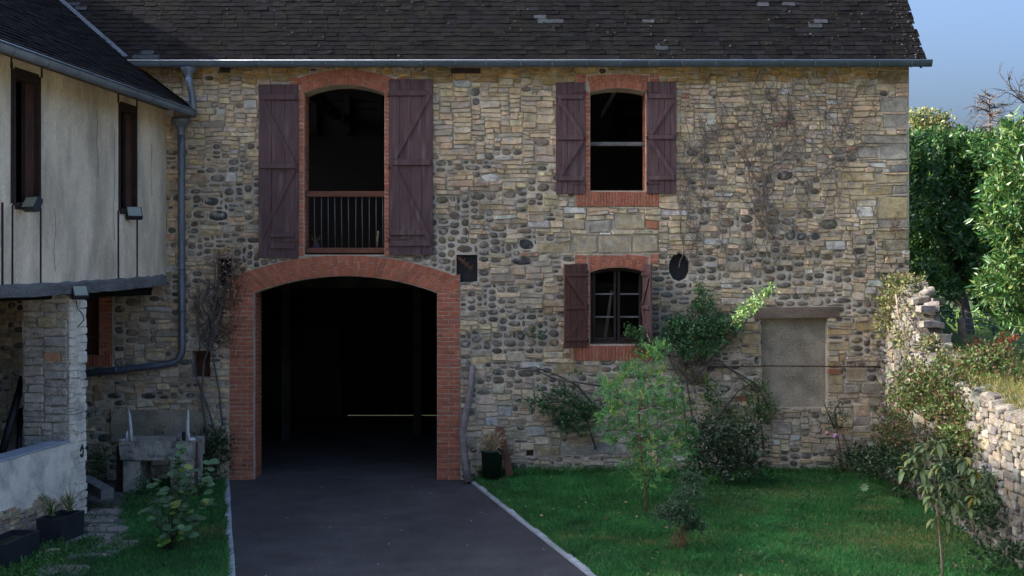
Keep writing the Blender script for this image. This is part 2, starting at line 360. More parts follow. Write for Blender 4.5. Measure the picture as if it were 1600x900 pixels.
def style_front(u, z):
    px = 800 + u * 88; py = 750 - z * 88
    # cobble likelihood by region of the wall
    if py < 235: c = .04
    elif py < 400:
        if px < 400: c = .55
        elif px < 870: c = .48
        elif px < 1060: c = .15
        elif px < 1230: c = .3
        else: c = .16
    elif py < 580:
        if px < 360: c = .3
        elif px < 1330: c = .58
        else: c = .35
    elif py < 640: c = .42 if px > 700 else .2
    elif py < 705: c = .15
    else: c = .4
    row = nse(u * .35, z * 3.1, 5.0); band = .5 + row * 1.1
    c = c * (.45 + 1.15 * max(0, min(1, band)))
    if px > 1335 and py < 480: c *= .25
    if random.random() < c:
        h = random.choice([2, 2, 2, 3, 3, 3]) if row < .12 else random.choice([3, 4, 4]) if row > .28 else 3
        col = jit(random.choice(COB), .2)
        return 'cob', (h + 1, h + random.choice([1, 2, 3, 4])), h, col
    big = random.random()
    hrow = nse(u * .5, z * 2.3, 9.0)
    h = 2 if hrow < .06 else 3 if hrow < .3 else 4
    if random.random() < .3: h = random.choice([1, 2, 2, 3])
    if py < 330 and random.random() < .3: h = random.choice([2, 3])
    grey = .25 if py < 400 else .4 if py < 570 else .62
    if px < 360 and py > 440: grey = .5; h += random.choice([0, 0, 1])
    if 560 < py < 715 and px > 720 and random.random() < .3: h += random.choice([1, 2])
    pal = GREY if random.random() < grey else TAN
    col = jit(random.choice(pal), .17)
    if random.random() < .005: col = jit((.30, .15, .10), .2)
    if random.random() < .025: col = jit((.46, .47, .46), .1)
    wmax = 10 if h < 4 else 8
    return 'flat', (max(3, h + 1), wmax + (3 if py < 330 else 1)), h, col
def pr(p0, q0, p1, q1, st, col): return (fx(p0), fx(p1), fz(q1), fz(q0), st, col)
Y_ = (.38, .31, .18); T_ = (.32, .27, .19); W_ = (.55, .56, .56); K_ = (.06, .065, .07); G_ = (.27, .26, .235); RB = (.34, .15, .09)
pre = [pr(1338, 321, 1363, 338, 'flat', W_), pr(752, 272, 784, 284, 'cob', W_), pr(1290, 378, 1322, 392, 'flat', (.42, .44, .45)), pr(958, 336, 1006, 361, 'big', (.33, .29, .21)),
       pr(892, 365, 934, 396, 'big', (.31, .28, .21)), pr(934, 368, 986, 396, 'big', (.33, .29, .215)), pr(986, 365, 1028, 396, 'big', (.35, .31, .23)), pr(1006, 346, 1030, 360, 'flat', RB),
       pr(840, 377, 890, 395, 'big', (.36, .31, .2)), pr(824, 319, 865, 331, 'flat', Y_), pr(882, 342, 915, 360, 'flat', T_), pr(918, 346, 956, 362, 'flat', G_), pr(812, 373, 835, 392, 'cob', K_),
       pr(801, 402, 832, 417, 'cob', K_), pr(1212, 265, 1241, 283, 'cob', (.09, .085, .08)), pr(1278, 342, 1310, 361, 'cob', (.11, .12, .09)), pr(1225, 360, 1243, 377, 'cob', (.05, .07, .085)),
       pr(1244, 362, 1262, 377, 'cob', (.055, .075, .085)), pr(1265, 364, 1282, 377, 'cob', (.06, .08, .09)), pr(1370, 305, 1425, 340, 'big', (.36, .31, .19)), pr(1350, 290, 1395, 304, 'big', Y_),
       pr(1310, 268, 1366, 282, 'big', Y_), pr(1372, 110, 1425, 130, 'big', G_), pr(1375, 150, 1425, 175, 'big', G_), pr(1340, 135, 1368, 148, 'big', T_), pr(1380, 180, 1425, 200, 'big', (.25, .24, .22)), pr(1345, 210, 1425, 224, 'big', (.27, .25, .22)),
       pr(1338, 228, 1372, 246, 'big', G_), pr(1374, 226, 1425, 250, 'big', (.24, .235, .22)), pr(1390, 256, 1425, 268, 'big', (.17, .18, .19)), pr(1372, 272, 1425, 286, 'big', (.34, .30, .2)), pr(1395, 288, 1425, 304, 'big', G_),
       pr(1370, 342, 1425, 356, 'big', G_), pr(1364, 358, 1420, 372, 'big', (.32, .28, .19)), pr(1378, 374, 1425, 392, 'big', (.28, .26, .2)), pr(1365, 425, 1394, 440, 'cob', K_),
       pr(1293, 504, 1332, 512, 'big', Y_), pr(1334, 505, 1376, 519, 'big', (.37, .29, .16)), pr(1293, 514, 1332, 525, 'big', (.36, .28, .15)), pr(1293, 537, 1329, 550, 'big', (.36, .30, .19)), pr(1309, 553, 1322, 562, 'big', (.33, .24, .11)), pr(1293, 562, 1315, 571, 'big', (.35, .26, .14)),
       pr(1293, 575, 1315, 583, 'flat', RB), pr(1293, 585, 1318, 597, 'big', Y_), pr(1322, 575, 1352, 596, 'big', T_), pr(1293, 598, 1316, 611, 'big', T_), pr(1344, 596, 1376, 612, 'big', (.29, .26, .21)), pr(1317, 600, 1342, 611, 'flat', G_), pr(1290, 612, 1302, 619, 'flat', RB),
       pr(1151, 505, 1188, 518, 'big', (.35, .28, .16)), pr(1158, 522, 1188, 538, 'big', (.36, .29, .17)), pr(1132, 520, 1154, 540, 'big', (.33, .26, .16)), pr(1156, 541, 1188, 553, 'big', (.37, .30, .18)), pr(1118, 541, 1152, 548, 'big', T_), pr(1178, 556, 1188, 569, 'cob', (.03, .03, .035)),
       pr(1300, 466, 1332, 477, 'cob', (.085, .082, .08)), pr(1238, 458, 1253, 469, 'cob', (.10, .105, .09)), pr(1337, 482, 1355, 494, 'cob', (.15, .17, .14)),
       pr(865, 568, 897, 583, 'big', (.30, .235, .14)), pr(898, 571, 936, 582, 'big', (.29, .235, .15)), pr(851, 480, 864, 492, 'big', (.26, .2, .12)), pr(858, 468, 880, 481, 'big', (.25, .19, .12)), pr(836, 694, 876, 712, 'big', (.28, .23, .15)), pr(876, 696, 927, 713, 'big', G_), pr(928, 694, 962, 711, 'big', (.22, .22, .22)),
       pr(963, 695, 980, 712, 'big', G_), pr(820, 664, 852, 678, 'flat', (.34, .36, .37)), pr(778, 634, 800, 650, 'flat', (.38, .41, .43)), pr(757, 650, 780, 664, 'flat', (.36, .39, .41)), pr(903, 680, 926, 694, 'big', (.33, .26, .16)),
       pr(298, 527, 332, 547, 'big', (.26, .255, .23)), pr(352, 270, 372, 286, 'flat', W_), pr(318, 305, 341, 319, 'cob', (.06, .065, .075)), pr(301, 304, 316, 318, 'cob', (.10, .095, .085)), pr(325, 326, 355, 344, 'cob', (.05, .06, .07)), pr(300, 328, 323, 342, 'cob', (.12, .10, .085)), pr(296, 273, 326, 287, 'flat', (.30, .22, .14)),
       pr(327, 273, 353, 287, 'cob', (.12, .12, .115)), pr(295, 355, 312, 368, 'cob', (.10, .11, .09)), pr(168, 612, 190, 624, 'cob', (.055, .055, .05)), pr(218, 614, 245, 625, 'cob', (.06, .06, .06)), pr(146, 612, 164, 624, 'flat', (.30, .24, .14)), pr(196, 612, 216, 625, 'flat', (.30, .25, .16)), pr(246, 615, 265, 624, 'cob', (.09, .085, .08)), pr(288, 614, 307, 625, 'cob', (.10, .10, .095)),
       pr(133, 627, 145, 637, 'cob', (.07, .07, .065)), pr(1161, 470, 1180, 489, 'cob', (.12, .13, .11)), pr(862, 373, 880, 391, 'flat', W_)]
for k in range(8): # quoins below the middle
    z0 = 393 + k * 11
rub = pack(-9.44, 7.04, -.08, 7.40, blocked, style_front, pre)
stones = []
for (a, b, c, d, st, col) in rub:
    um = (a + b) / 2; zm = (c + d) / 2; py = 750 - zm * 88
    wx = nse(um * .8, zm * .8, 1.0) * .02; wz = nse(um * .55, zm * .9, 2.0) * .045 if zm < 7.2 else 0
    prot = random.uniform(.010, .024) if st == 'cob' else random.uniform(.022, .048) if st == 'flat' else random.uniform(.018, .028)
    if py < 128: col = tuple(x * q for x, q in zip(col, (.72, .6, .36)))   # mossy ochre band of stone below the eaves
    V, Fc, col, sm = stone_piece(a, b, c, d, st, col, prot)
    wv = np.array([(nse(p[0] * 4.5, p[1] * 5, 11) * .022, nse(p[0] * 3.2, p[1] * 5, 12) * .030) for p in V]) if st != 'cob' and c > .02 else np.zeros((len(V), 2))
    P = np.stack([V[:, 0] + wx + wv[:, 0], -V[:, 2], V[:, 1] + wz + wv[:, 1]], 1)
    stones.append((P, Fc, col, sm))
emit(stones, 300, 'stone', 'rubble_stones', M['stone'], wall, psize)

# bricks of all surrounds
bricks = []
BR = [(.30, .088, .056), (.28, .082, .052), (.32, .098, .062), (.26, .080, .054), (.29, .080, .048), (.33, .105, .068)]
def bcol(a=.09): return jit(random.choice(BR), a)
def brick_xz(x0, x1, z0, z1, y0=-.036, y1=.10, g=.0065, c=None):
    y = y0 + random.uniform(-.004, .004); b = MB(); j = lambda: random.uniform(-.0025, .0025)
    b.bbox(x0 + g + j(), x1 - g + j(), y, y1, z0 + g + j(), z1 - g + j(), .005, c or bcol())
    bricks.append((np.array(b.v), b.f, b.c[0], False))
def brick_quad(q, y0=-.036, y1=.12, g=.005, c=None):
    # q four (x,z) corners
    cx = sum(p[0] for p in q) / 4; cz = sum(p[1] for p in q) / 4
    def sh(p, k):
        d = math.hypot(p[0] - cx, p[1] - cz); return (p[0] + (cx - p[0]) / d * k, p[1] + (cz - p[1]) / d * k)
    y = y0 + random.uniform(-.004, .004); a = [sh(p, g * 1.3) for p in q]; b_ = [sh(p, g * 1.3 + .006) for p in q]
    v = [(p[0], y1, p[1]) for p in a] + [(p[0], y + .005, p[1]) for p in a] + [(p[0], y, p[1]) for p in b_]
    f = [(0, 1, 5, 4), (1, 2, 6, 5), (2, 3, 7, 6), (3, 0, 4, 7), (4, 5, 9, 8), (5, 6, 10, 9), (6, 7, 11, 10), (7, 4, 8, 11), (8, 9, 10, 11)]
    bricks.append((np.array(v), f, c or bcol(), False))
def arch_bricks(inner, outer, n, splits, y1=.12):
    def P(A, t):
        k = t * (len(A) - 1); i = min(int(k), len(A) - 2); f = k - i
        return (A[i][0] + (A[i + 1][0] - A[i][0]) * f, A[i][1] + (A[i + 1][1] - A[i][1]) * f)
    for i in range(n):
        t0 = i / n; t1 = (i + 1) / n; a0 = P(inner, t0); a1 = P(inner, t1); b0 = P(outer, t0); b1 = P(outer, t1)
        cuts = [0] + list(splits[i % len(splits)]) + [1]
        for k in range(len(cuts) - 1):
            c0, c1 = cuts[k], cuts[k + 1]; L = lambda p, q, s: (p[0] + (q[0] - p[0]) * s, p[1] + (q[1] - p[1]) * s)
            brick_quad([L(a0, b0, c0), L(a1, b1, c0), L(a1, b1, c1), L(a0, b0, c1)], y1=y1)
def pier(x0, x1, z0, z1, course, pats, yback=.1, rev=None, depth=.64):
    """courses between z0 and z1; rev = side (+1/-1) whose reveal is bricked back to depth"""
    n = max(1, int(round((z1 - z0) / course))); h = (z1 - z0) / n
    for i in range(n):
        cuts = [0] + list(pats[i % len(pats)]) + [1]
        for k in range(len(cuts) - 1):
            a = x0 + (x1 - x0) * cuts[k]; b = x0 + (x1 - x0) * cuts[k + 1]
            brick_xz(a, b, z0 + i * h, z0 + (i + 1) * h, y1=yback)
        if rev:
            w_ = .06; a, b = (x1 - w_, x1 + .008) if rev > 0 else (x0 - .008, x0 + w_)
            off = .11 if i % 2 else 0.0; y = yback + .004
            while y < depth:
                y2 = min(depth, y + .22 - off); off = 0
                bq = MB(); bq.box(a, b, y + .004, y2 - .004, z0 + i * h + .005, z0 + (i + 1) * h - .005, bcol(), .002)
                bricks.append((np.array(bq.v), bq.f, bq.c[0], False)); y = y2
CS = .0765
surround = plate('brick_surround_bed', M['joint'], s_garage, [[(x, max(z, -.09)) for x, z in arch_poly(fx(397) - .002, fx(683) + .002, -.09, fz(458), fz(431.5))]], -.026, -.001, barn)
pier(fx(359), fx(397), 0, fz(452), CS, [(.5,), (.27, .77), (.52,), (.75,)], rev=1, yback=.10)
pier(fx(683), fx(719), 0, fz(452), CS, [(.5,), (.27, .77), (.52,), (.75,)], rev=-1, yback=.10)
pier(fx(359), fx(368), fz(452), fz(436), CS, [()]); pier(fx(711), fx(719), fz(452), fz(429), CS, [()])
arch_bricks(arc(fx(397), fx(683), fz(457), fz(431.5)), arc(fx(365), fx(714), fz(432), fz(398.5)), 54, [(.42,), (.66,), (.3, .7), (.55,)], y1=.3)
brick_quad([(fx(367), fz(452)), (fx(390), fz(452)), (fx(379), fz(443)), (fx(367), fz(435))], g=.003); brick_quad([(fx(690), fz(452)), (fx(712), fz(452)), (fx(712), fz(435)), (fx(701), fz(443))], g=.003)
for P_, hole in ((s_loft, arch_poly(fx(475), fx(601), fz(401), fz(146), fz(132.5))), (s_winA, None), (s_winB, None)):
    pass
def bed(P_, hole): plate('brick_bed', M['joint'], P_, [hole], -.026, -.001, barn)
bed(s_loft[:1] + s_loft[1:], [(x, z) if z > fz(398) else (x, fz(399.5)) for x, z in o_loft])
bed(s_winA, o_winA); bed(s_winB, o_winB)
pier(fx(467), fx(475), fz(400), fz(140), CS, [()], rev=1, depth=.5, yback=.1); pier(fx(601), fx(609), fz(400), fz(140), CS, [()], rev=-1, depth=.5, yback=.1)
arch_bricks(arc(fx(475), fx(601), fz(146), fz(132.5)), arc(fx(462), fx(618), fz(124), fz(109)), 22, [(.5,), (.35,), (.65,)], y1=.3)
for a in (453, 620): brick_xz(fx(a), fx(a + 14), fz(128), fz(121)); brick_xz(fx(a), fx(a + 14), fz(135), fz(128))
pier(fx(914), fx(922), fz(300), fz(144), CS, [()], rev=1, depth=.5); pier(fx(1009), fx(1017), fz(300), fz(144), CS, [()], rev=-1, depth=.5)
arch_bricks(arc(fx(922), fx(1009), fz(144), fz(138)), arc(fx(917), fx(1014), fz(119), fz(116)), 19, [(.6,), (.4,), (.75,)], y1=.3)
for a, b in ((900, 916), (1015, 1030)): pier(fx(a), fx(b), fz(130), fz(116), .08, [(), (.5,)])
for i in range(27): brick_xz(fx(900) + i * (129 / 88 / 27), fx(900) + (i + 1) * (129 / 88 / 27), fz(323) + (0 if i % 2 else .11), fz(299.5), y0=-.05, y1=.3); 
for i in range(0, 27, 2): brick_xz(fx(900) + i * (129 / 88 / 27), fx(900) + (i + 1) * (129 / 88 / 27), fz(323), fz(323) + .108, y0=-.05)
pier(fx(914), fx(922), fz(540), fz(428), CS, [()], rev=1, depth=.3); pier(fx(1009), fx(1017), fz(540), fz(428), CS, [()], rev=-1, depth=.3)
arch_bricks(arc(fx(922), fx(1009), fz(426), fz(418)), arc(fx(917), fx(1014), fz(401), fz(397)), 19, [(.6,), (.4,), (.75,)], y1=.25)
for a, b in ((898, 916), (1015, 1029)): pier(fx(a), fx(b), fz(412), fz(397), .08, [(), (.5,)])
for i in range(24): brick_xz(fx(894) + i * (125 / 88 / 24), fx(894) + (i + 1) * (125 / 88 / 24), fz(564), fz(539.5), y0=-.05, y1=.3)
bedC = plate('brick_bed', M['joint'], s_winC, [o_winC], -.026, -.001, barn)
pier(fx(155), fx(175.5), fz(556), fz(441), CS, [(.5,), ()], yback=.1)
for i in range(16): brick_xz(fx(97) + i * (78 / 88 / 16), fx(97) + (i + 1) * (78 / 88 / 16), fz(572.5), fz(555), y0=-.04)
emit(bricks, 300, 'brick', 'small_bricks', M['brick'], surround, psize)

# closed red-brown shutter of the window under the wing
cs = MB(); cs.box(fx(96), fx(155), .12, .16, fz(555), fz(440), (1, 1, 1)); clo = cs.build('closed_shutter', M['rustboard'], barn)
for i in range(4):
    b = MB(); b.bbox(fx(97) + i * .165, fx(97) + i * .165 + .16, .10, .125, fz(553), fz(441), .006); b.build('plank', M['rustboard'], clo)
b = MB(); b.bbox(fx(96), fx(154), .075, .10, fz(529), fz(523)); b.build('batten', M['rustboard'], clo)
# blocked doorway
b = MB(); b.box(fx(1189), fx(1292), .13, .4, fz(637), fz(496)); b.build('rendered_infill', M['render'], barn)
b = MB(); v = []
b.box(fx(1178), fx(1311), -.055, .1, fz(496.5), fz(481)); b.v = [(x, y, z + (.02 if x > 5 else 0) - .012 * (z < 3)) for x, y, z in b.v]; b.build('wooden_lintel', M['wood'], barn)
# backs of the small holes
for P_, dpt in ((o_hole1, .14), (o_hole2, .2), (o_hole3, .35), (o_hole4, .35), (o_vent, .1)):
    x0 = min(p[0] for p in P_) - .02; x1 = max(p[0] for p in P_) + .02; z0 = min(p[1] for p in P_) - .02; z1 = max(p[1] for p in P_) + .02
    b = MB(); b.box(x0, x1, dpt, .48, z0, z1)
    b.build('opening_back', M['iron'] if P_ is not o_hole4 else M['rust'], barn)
b = MB()
for i in range(4):
    b.box(fx(822.5 + i * 3.4), fx(823.5 + i * 3.4), .02, .05, fz(712.5), fz(701)); b.box(fx(822.5), fx(833.5), .025, .045, fz(704.5 + i * 2.6), fz(703.8 + i * 2.6))
b.build('vent_grille', M['rust'], barn)
b = MB(); b.beam((fx(716), -.04, fz(402)), (fx(738), -.04, fz(421)), .05, .03, (0, 1, 0))
for k in range(3): b.beam((fx(721 + 6 * k), -.06, fz(412 + 5 * k)), (fx(727 + 6 * k), -.06, fz(404 + 5 * k)), .02, .02, (0, 1, 0))
b.build('wall_anchor', M['rust'], barn)
b = MB(); b.box(fx(705), fx(751), -.05, .1, fz(115), fz(107)); b.box(fx(344), fx(360), -.05, .1, fz(114), fz(106)); b.build('wall_plate_end', M['darkwood'], barn)
b = MB(); b.tube([(fx(1108), -.075, fz(573)), (fx(1200), -.08, fz(571)), (fx(1300), -.08, fz(572)), (fx(1378), -.075, fz(573))], .012, 5); b.build('iron_rail', M['rust'], barn)

# windows, shutters
def shutter(x0, x1, zt, zb, npl, bats, braces, m, hinge_x, ang, side, y=-.075):
    """flat shutter x0..x1 opened by ang (0 = flat against the wall)"""
    parts = []; sh = MB(); sh.box(x0 + .004, x1 - .004, y + .012, y + .035, zb + .004, zt - .004); parts.append(('s', sh))
    wd = (x1 - x0) / npl
    for i in range(npl):
        p = MB(); dz = random.uniform(-.006, .006); p.bbox(x0 + i * wd + .0035, x0 + (i + 1) * wd - .0035, y - random.uniform(.0, .004), y + .011, zb + dz, zt + dz, .004); parts.append(('plank', p))
    for (za, zc, e0, e1) in bats:
        p = MB(); p.bbox(x0 + e0, x1 - e1, y - .032, y - .006, za, zc, .006); parts.append(('batten', p))
    for zh in (zb + (zt - zb) * .09, zb + (zt - zb) * .5, zb + (zt - zb) * .91):
        p = MB(); L_ = (x1 - x0) * .45 * (1 if hinge_x < (x0 + x1) / 2 else -1); p.bbox(min(hinge_x, hinge_x + L_), max(hinge_x, hinge_x + L_), y - .012, y - .004, zh - .012, zh + .012, .003)
        p.tube([(hinge_x, y - .01, zh - .035), (hinge_x, y - .01, zh + .035)], .012, 6); parts.append(('hinge', p))
    for (a, b) in braces:
        p = MB(); p.beam((a[0], y - .019, a[1]), (b[0], y - .019, b[1]), .075, .024, (0, 1, 0)); parts.append(('brace', p))
    c, s_ = math.cos(ang), math.sin(ang)
    for _, p in parts:
        if ang: p.v = [(hinge_x + (vx - hinge_x) * c + vy * s_ * side, -abs(vx - hinge_x) * s_ + vy * c, vz) for vx, vy, vz in p.v]
    root = parts[0][1].build('shutter', m, barn)
    for nme, p in parts[1:]: p.build(nme, M['rust'] if nme == 'hinge' else m, root)
    return root
S = M['shutter']
def bt(q0, q1, a=.03, b=.03): return (fz(q1), fz(q0), a, b)
shutter(fx(405), fx(467), fz(133), fz(403), 3, [bt(148, 157, .05, .06), bt(255, 264), bt(363, 371, .2, .06), bt(380, 389, .2, .06)], [((fx(411), fz(158)), (fx(460), fz(256))), ((fx(460), fz(266)), (fx(410), fz(372)))], S, fx(467), 0, -1)
shutter(fx(608), fx(677), fz(125), fz(399), 4, [bt(142, 151, .02, .1), bt(250, 259, .06, .03), bt(360, 368, .02, .15), bt(376, 385, .02, .04)], [((fx(672), fz(148)), (fx(617), fz(248))), ((fx(617), fz(262)), (fx(672), fz(375)))], S, fx(608), 0, 1, y=-.08)
shutter(fx(868), fx(914), fz(130), fz(304), 5, [bt(149, 156), bt(212.5, 219.5), bt(276, 283)], [((fx(873), fz(157)), (fx(909), fz(212))), ((fx(909), fz(221)), (fx(873), fz(276)))], S, fx(914), 0, -1)
shutter(fx(1010), fx(1056), fz(129), fz(303), 5, [bt(148, 155), bt(211.5, 218.5), bt(275, 282)], [((fx(1051), fz(156)), (fx(1015), fz(211))), ((fx(1015), fz(220)), (fx(1051), fz(275)))], S, fx(1010), 0, 1)
S2 = M['shutter2']
shutter(fx(872), fx(915), fz(413), fz(543), 4, [bt(426, 432), bt(477, 483), bt(526, 532)], [((fx(876), fz(433)), (fx(911), fz(476))), ((fx(911), fz(485)), (fx(876), fz(526)))], S2, fx(915), R(30), -1)
shutter(fx(1010), fx(1053), fz(413), fz(533), 4, [bt(426, 432), bt(477, 483), bt(520, 526)], [((fx(1049), fz(433)), (fx(1014), fz(476))), ((fx(1014), fz(485)), (fx(1049), fz(520)))], S, fx(1010), R(79), 1)
# loft railing
rl = MB(); rl.bbox(fx(475), fx(603), .1, .17, fz(307), fz(298)); rail = rl.build('railing', M['redwood'], barn)
b = MB(); b.bbox(fx(475), fx(603), .09, .18, fz(395), fz(387)); b.build('bottom_rail', M['redwood'], rail)
b = MB(); b.bbox(fx(475), fx(603), .14, .46, fz(398), fz(395.2)); b.build('threshold', M['darkwood'], rail)
for i in range(11):
    b = MB(); x = fx(489 + 10.75 * i) * 1.0; b.tube([(x + .01, .135, fz(387.5)), (x + random.uniform(-.004, .014), .135, fz(306.5))], .0085, 6); b.build('baluster', M['baluster'], rail)
# upper right window: frame bar
fr = MB(); fr.bbox(fx(922), fx(1009), .2, .27, fz(226), fz(220)); fr.build('window_bar', M['greywood'], barn)
# lower right window: casement
wf = MB(); y0, y1 = .16, .22
wf.bbox(fx(922), fx(927), y0, y1, fz(538), fz(422)); wf.bbox(fx(1003.5), fx(1009), y0, y1, fz(538), fz(422)); wf.bbox(fx(927), fx(1003.5), y0, y1, fz(538), fz(532)); 
ar = arc(fx(922), fx(1009), fz(424.5), fz(417)); lo = [(x, z - .07) for x, z in ar]
for i in range(len(ar) - 1):
    wf.add([(ar[i][0], y0, ar[i][1]), (ar[i + 1][0], y0, ar[i + 1][1]), (lo[i + 1][0], y0, lo[i + 1][1]), (lo[i][0], y0, lo[i][1]), (ar[i][0], y1, ar[i][1]), (ar[i + 1][0], y1, ar[i + 1][1]), (lo[i + 1][0], y1, lo[i + 1][1]), (lo[i][0], y1, lo[i][1])], [(0, 1, 2, 3), (3, 2, 6, 7), (4, 7, 6, 5)])
winB = wf.build('window_frame', M['darkwood'], barn)
for (a, b_) in ((927, 964), (966, 1003.5)):
    s_ = MB(); s_.bbox(fx(a), fx(a + 4), y0 - .015, y0 + .03, fz(532), fz(424)); s_.bbox(fx(b_ - 4), fx(b_), y0 - .015, y0 + .03, fz(532), fz(424)); s_.bbox(fx(a + 4), fx(b_ - 4), y0 - .015, y0 + .03, fz(532), fz(528))
    s_.build('casement', M['darkwood'], winB)
    for q in (461, 497):
        g_ = MB(); g_.bbox(fx(a + 4), fx(b_ - 4), y0 - .01, y0 + .02, fz(q), fz(q - 2.5)); g_.build('glazing_bar', M['greywood'], winB)
    for (q0, q1) in ((425, 458.5), (461, 494.5), (497, 528)):
        g_ = MB(); g_.box(fx(a + 3.5), fx(b_ - 3.5), y0 + .022, y0 + .026, fz(q1), fz(q0)); g_.build('pane', M['glass'], winB)
b = MB(); b.beam((fx(947), .36, fz(535)), (fx(958), .34, fz(455)), .05, .02, (0, 1, 0)); tag(b.build('leaning_lath', M['wood']), 'pale lath leaning inside the small lower window with the six panes', 'lath')

# shell of the barn
DP = 10.8
sh = MB(); sh.box(6.55, 7.045, .503, DP, -.2, 7.3); sh.add([(6.55, .5, 7.3), (7.04, .5, 7.3), (7.04, DP, 7.3), (6.55, DP, 7.3), (6.55, DP / 2, 13.6), (7.04, DP / 2, 13.6)], [(0, 1, 5, 4), (2, 3, 4, 5), (0, 4, 3), (1, 2, 5)])
sh.build('gable_wall', M['roughcast'], barn)
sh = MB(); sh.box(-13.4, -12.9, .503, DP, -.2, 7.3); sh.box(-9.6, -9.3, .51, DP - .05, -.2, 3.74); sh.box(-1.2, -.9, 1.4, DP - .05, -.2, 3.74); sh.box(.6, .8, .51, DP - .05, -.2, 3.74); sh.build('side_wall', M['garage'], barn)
for px_b, yb in ((446, 5.2), (652, 6.5)):
    b = MB(); xb = (px_b - 800) / F * (yb + D); b.bbox(xb - .09, xb + .09, yb, yb + .18, .0, 3.6); b.build('timber_post', M['garage'], barn)
b = MB(); b.bbox(-6.5, -1.25, 5.9, 6.1, 3.35, 3.6); b.build('cross_beam', M['garage'], barn)
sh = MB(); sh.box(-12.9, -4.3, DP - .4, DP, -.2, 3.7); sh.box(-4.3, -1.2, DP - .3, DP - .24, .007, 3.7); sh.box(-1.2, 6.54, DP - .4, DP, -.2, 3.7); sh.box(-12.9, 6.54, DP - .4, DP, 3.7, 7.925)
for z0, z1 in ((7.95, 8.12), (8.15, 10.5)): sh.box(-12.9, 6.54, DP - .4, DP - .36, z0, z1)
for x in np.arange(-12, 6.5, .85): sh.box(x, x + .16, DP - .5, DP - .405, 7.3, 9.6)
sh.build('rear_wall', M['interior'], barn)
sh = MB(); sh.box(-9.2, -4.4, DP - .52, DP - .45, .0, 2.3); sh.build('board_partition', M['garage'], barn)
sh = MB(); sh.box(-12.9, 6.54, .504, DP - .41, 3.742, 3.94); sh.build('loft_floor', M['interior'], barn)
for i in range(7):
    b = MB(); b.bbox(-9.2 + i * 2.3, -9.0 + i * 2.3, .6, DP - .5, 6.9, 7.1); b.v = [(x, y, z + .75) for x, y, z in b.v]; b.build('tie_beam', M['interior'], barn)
# ---------------------------------------------------------------- roofs
PM = R(50); PW = math.atan(.76); E_Y, E_Z = -.28, 7.42
def xe(y): return -5.60 + .11 * y
def xval(y):
    z = E_Z + (y - E_Y) * math.tan(PM); return xe(y) - (z - 6.55) / .76 * 1.006
def mroof(u, s, n): return (u, E_Y + s * math.cos(PM) - n * math.sin(PM), E_Z + s * math.sin(PM) + n * math.cos(PM))
SL = (DP / 2 - E_Y) / math.cos(PM)
rd = MB()
rd.add([mroof(-13.5, -.0, -.06), mroof(7.22, -.0, -.06), mroof(7.22, SL, -.06), mroof(-13.5, SL, -.06), mroof(-13.5, .0, -.13), mroof(7.22, .0, -.13), mroof(7.22, SL, -.13), mroof(-13.5, SL, -.13)], [(0, 1, 2, 3), (4, 7, 6, 5), (0, 4, 5, 1), (1, 5, 6, 2), (0, 3, 7, 4)])
rd.v = [(x, y, z) for x, y, z in rd.v]
rzt = mroof(0, SL, -.06)[2]
rd.add([(-13.5, DP / 2, rzt), (7.22, DP / 2, rzt), (7.22, DP + .4, rzt - (DP / 2 + .4) * math.tan(PM)), (-13.5, DP + .4, rzt - (DP / 2 + .4) * math.tan(PM))], [(0, 1, 2, 3)])
roof = rd.build('roof', M['roofdeck'], barn)
SC_ = [(.032, .031, .033), (.026, .025, .026), (.040, .039, .041), (.022, .021, .022), (.034, .03, .028)]
def slate_piece(mp, u0, u1, s0, ln, col, th=.011, lift=None, clamp=None):
    l0 = lift if lift is not None else random.uniform(.010, .019)
    ch = random.uniform(0, .03) if random.random() < .3 else 0
    loc = [(u0, s0 + ch, l0), (u1, s0 + (random.uniform(0, .02) if random.random() < .3 else 0), l0 + random.uniform(-.006, .006)), (u1, s0 + ln, .0), (u0, s0 + ln, .0)]
    top = [mp(a, b, c + th) for a, b, c in loc]; bot = [mp(a, b, c) for a, b, c in loc]
    V = top + bot
    if clamp: V = [clamp(p) for p in V]
    return (np.array(V), [(0, 1, 2, 3), (4, 5, 1, 0), (5, 6, 2, 1), (7, 4, 0, 3)], col, False)
light = [(840, 33), (863, 33), (850, 26.5), (1011, 33), (1039, 77), (1200, 6), (1222, 6), (1267, 42), (1279, 34), (226, 81), (210, 88), (236, 88), (218, 94), (118, 7), (122, 14)]
lightP = []
for px, py in light: # where the eye ray meets the roof plane
    tz = -(py - 430) / F; tn = math.tan(PM)
    Z = (E_Z - CZ + (-D - E_Y) * tn) / (tz - tn); y = Z - D; lightP.append(((px - 800) / F * Z, (y - E_Y) / math.cos(PM)))
slates = []; EX = .122; r_ = 0; s = 0.0; lused = set()
while s < SL:
    u = -13.5 + (.13 if r_ % 2 else 0); wd0 = .235 if s < 3.2 else .5
    while u < 7.24:
        wd = wd0 * random.uniform(.93, 1.07); u1 = min(u + wd, 7.26 + random.uniform(-.01, .01))
        yy = E_Y + s * math.cos(PM); xv = xval(yy + .08) + .02
        if u1 > xv + .05 and u1 - u > .05 or yy > 3.6:
            col = jit(random.choice(SC_), .25); lift = None
            for k, (lu, ls) in enumerate(lightP):
                if u <= lu < u1 and s <= ls < s + EX: col = jit((.17, .185, .20), .1); lift = .02
            slates.append(slate_piece(mroof, u + .0035, u1 - .0035, s - .015, EX * 1.8, col, lift=lift, clamp=(lambda p, xv=xv: (max(p[0], xv), p[1], p[2])) if yy < 3.6 else None))
        u = u1
    s += EX; r_ += 1
emit(slates, 300, 'slate', 'slate_courses', M['slate'], roof, psize)
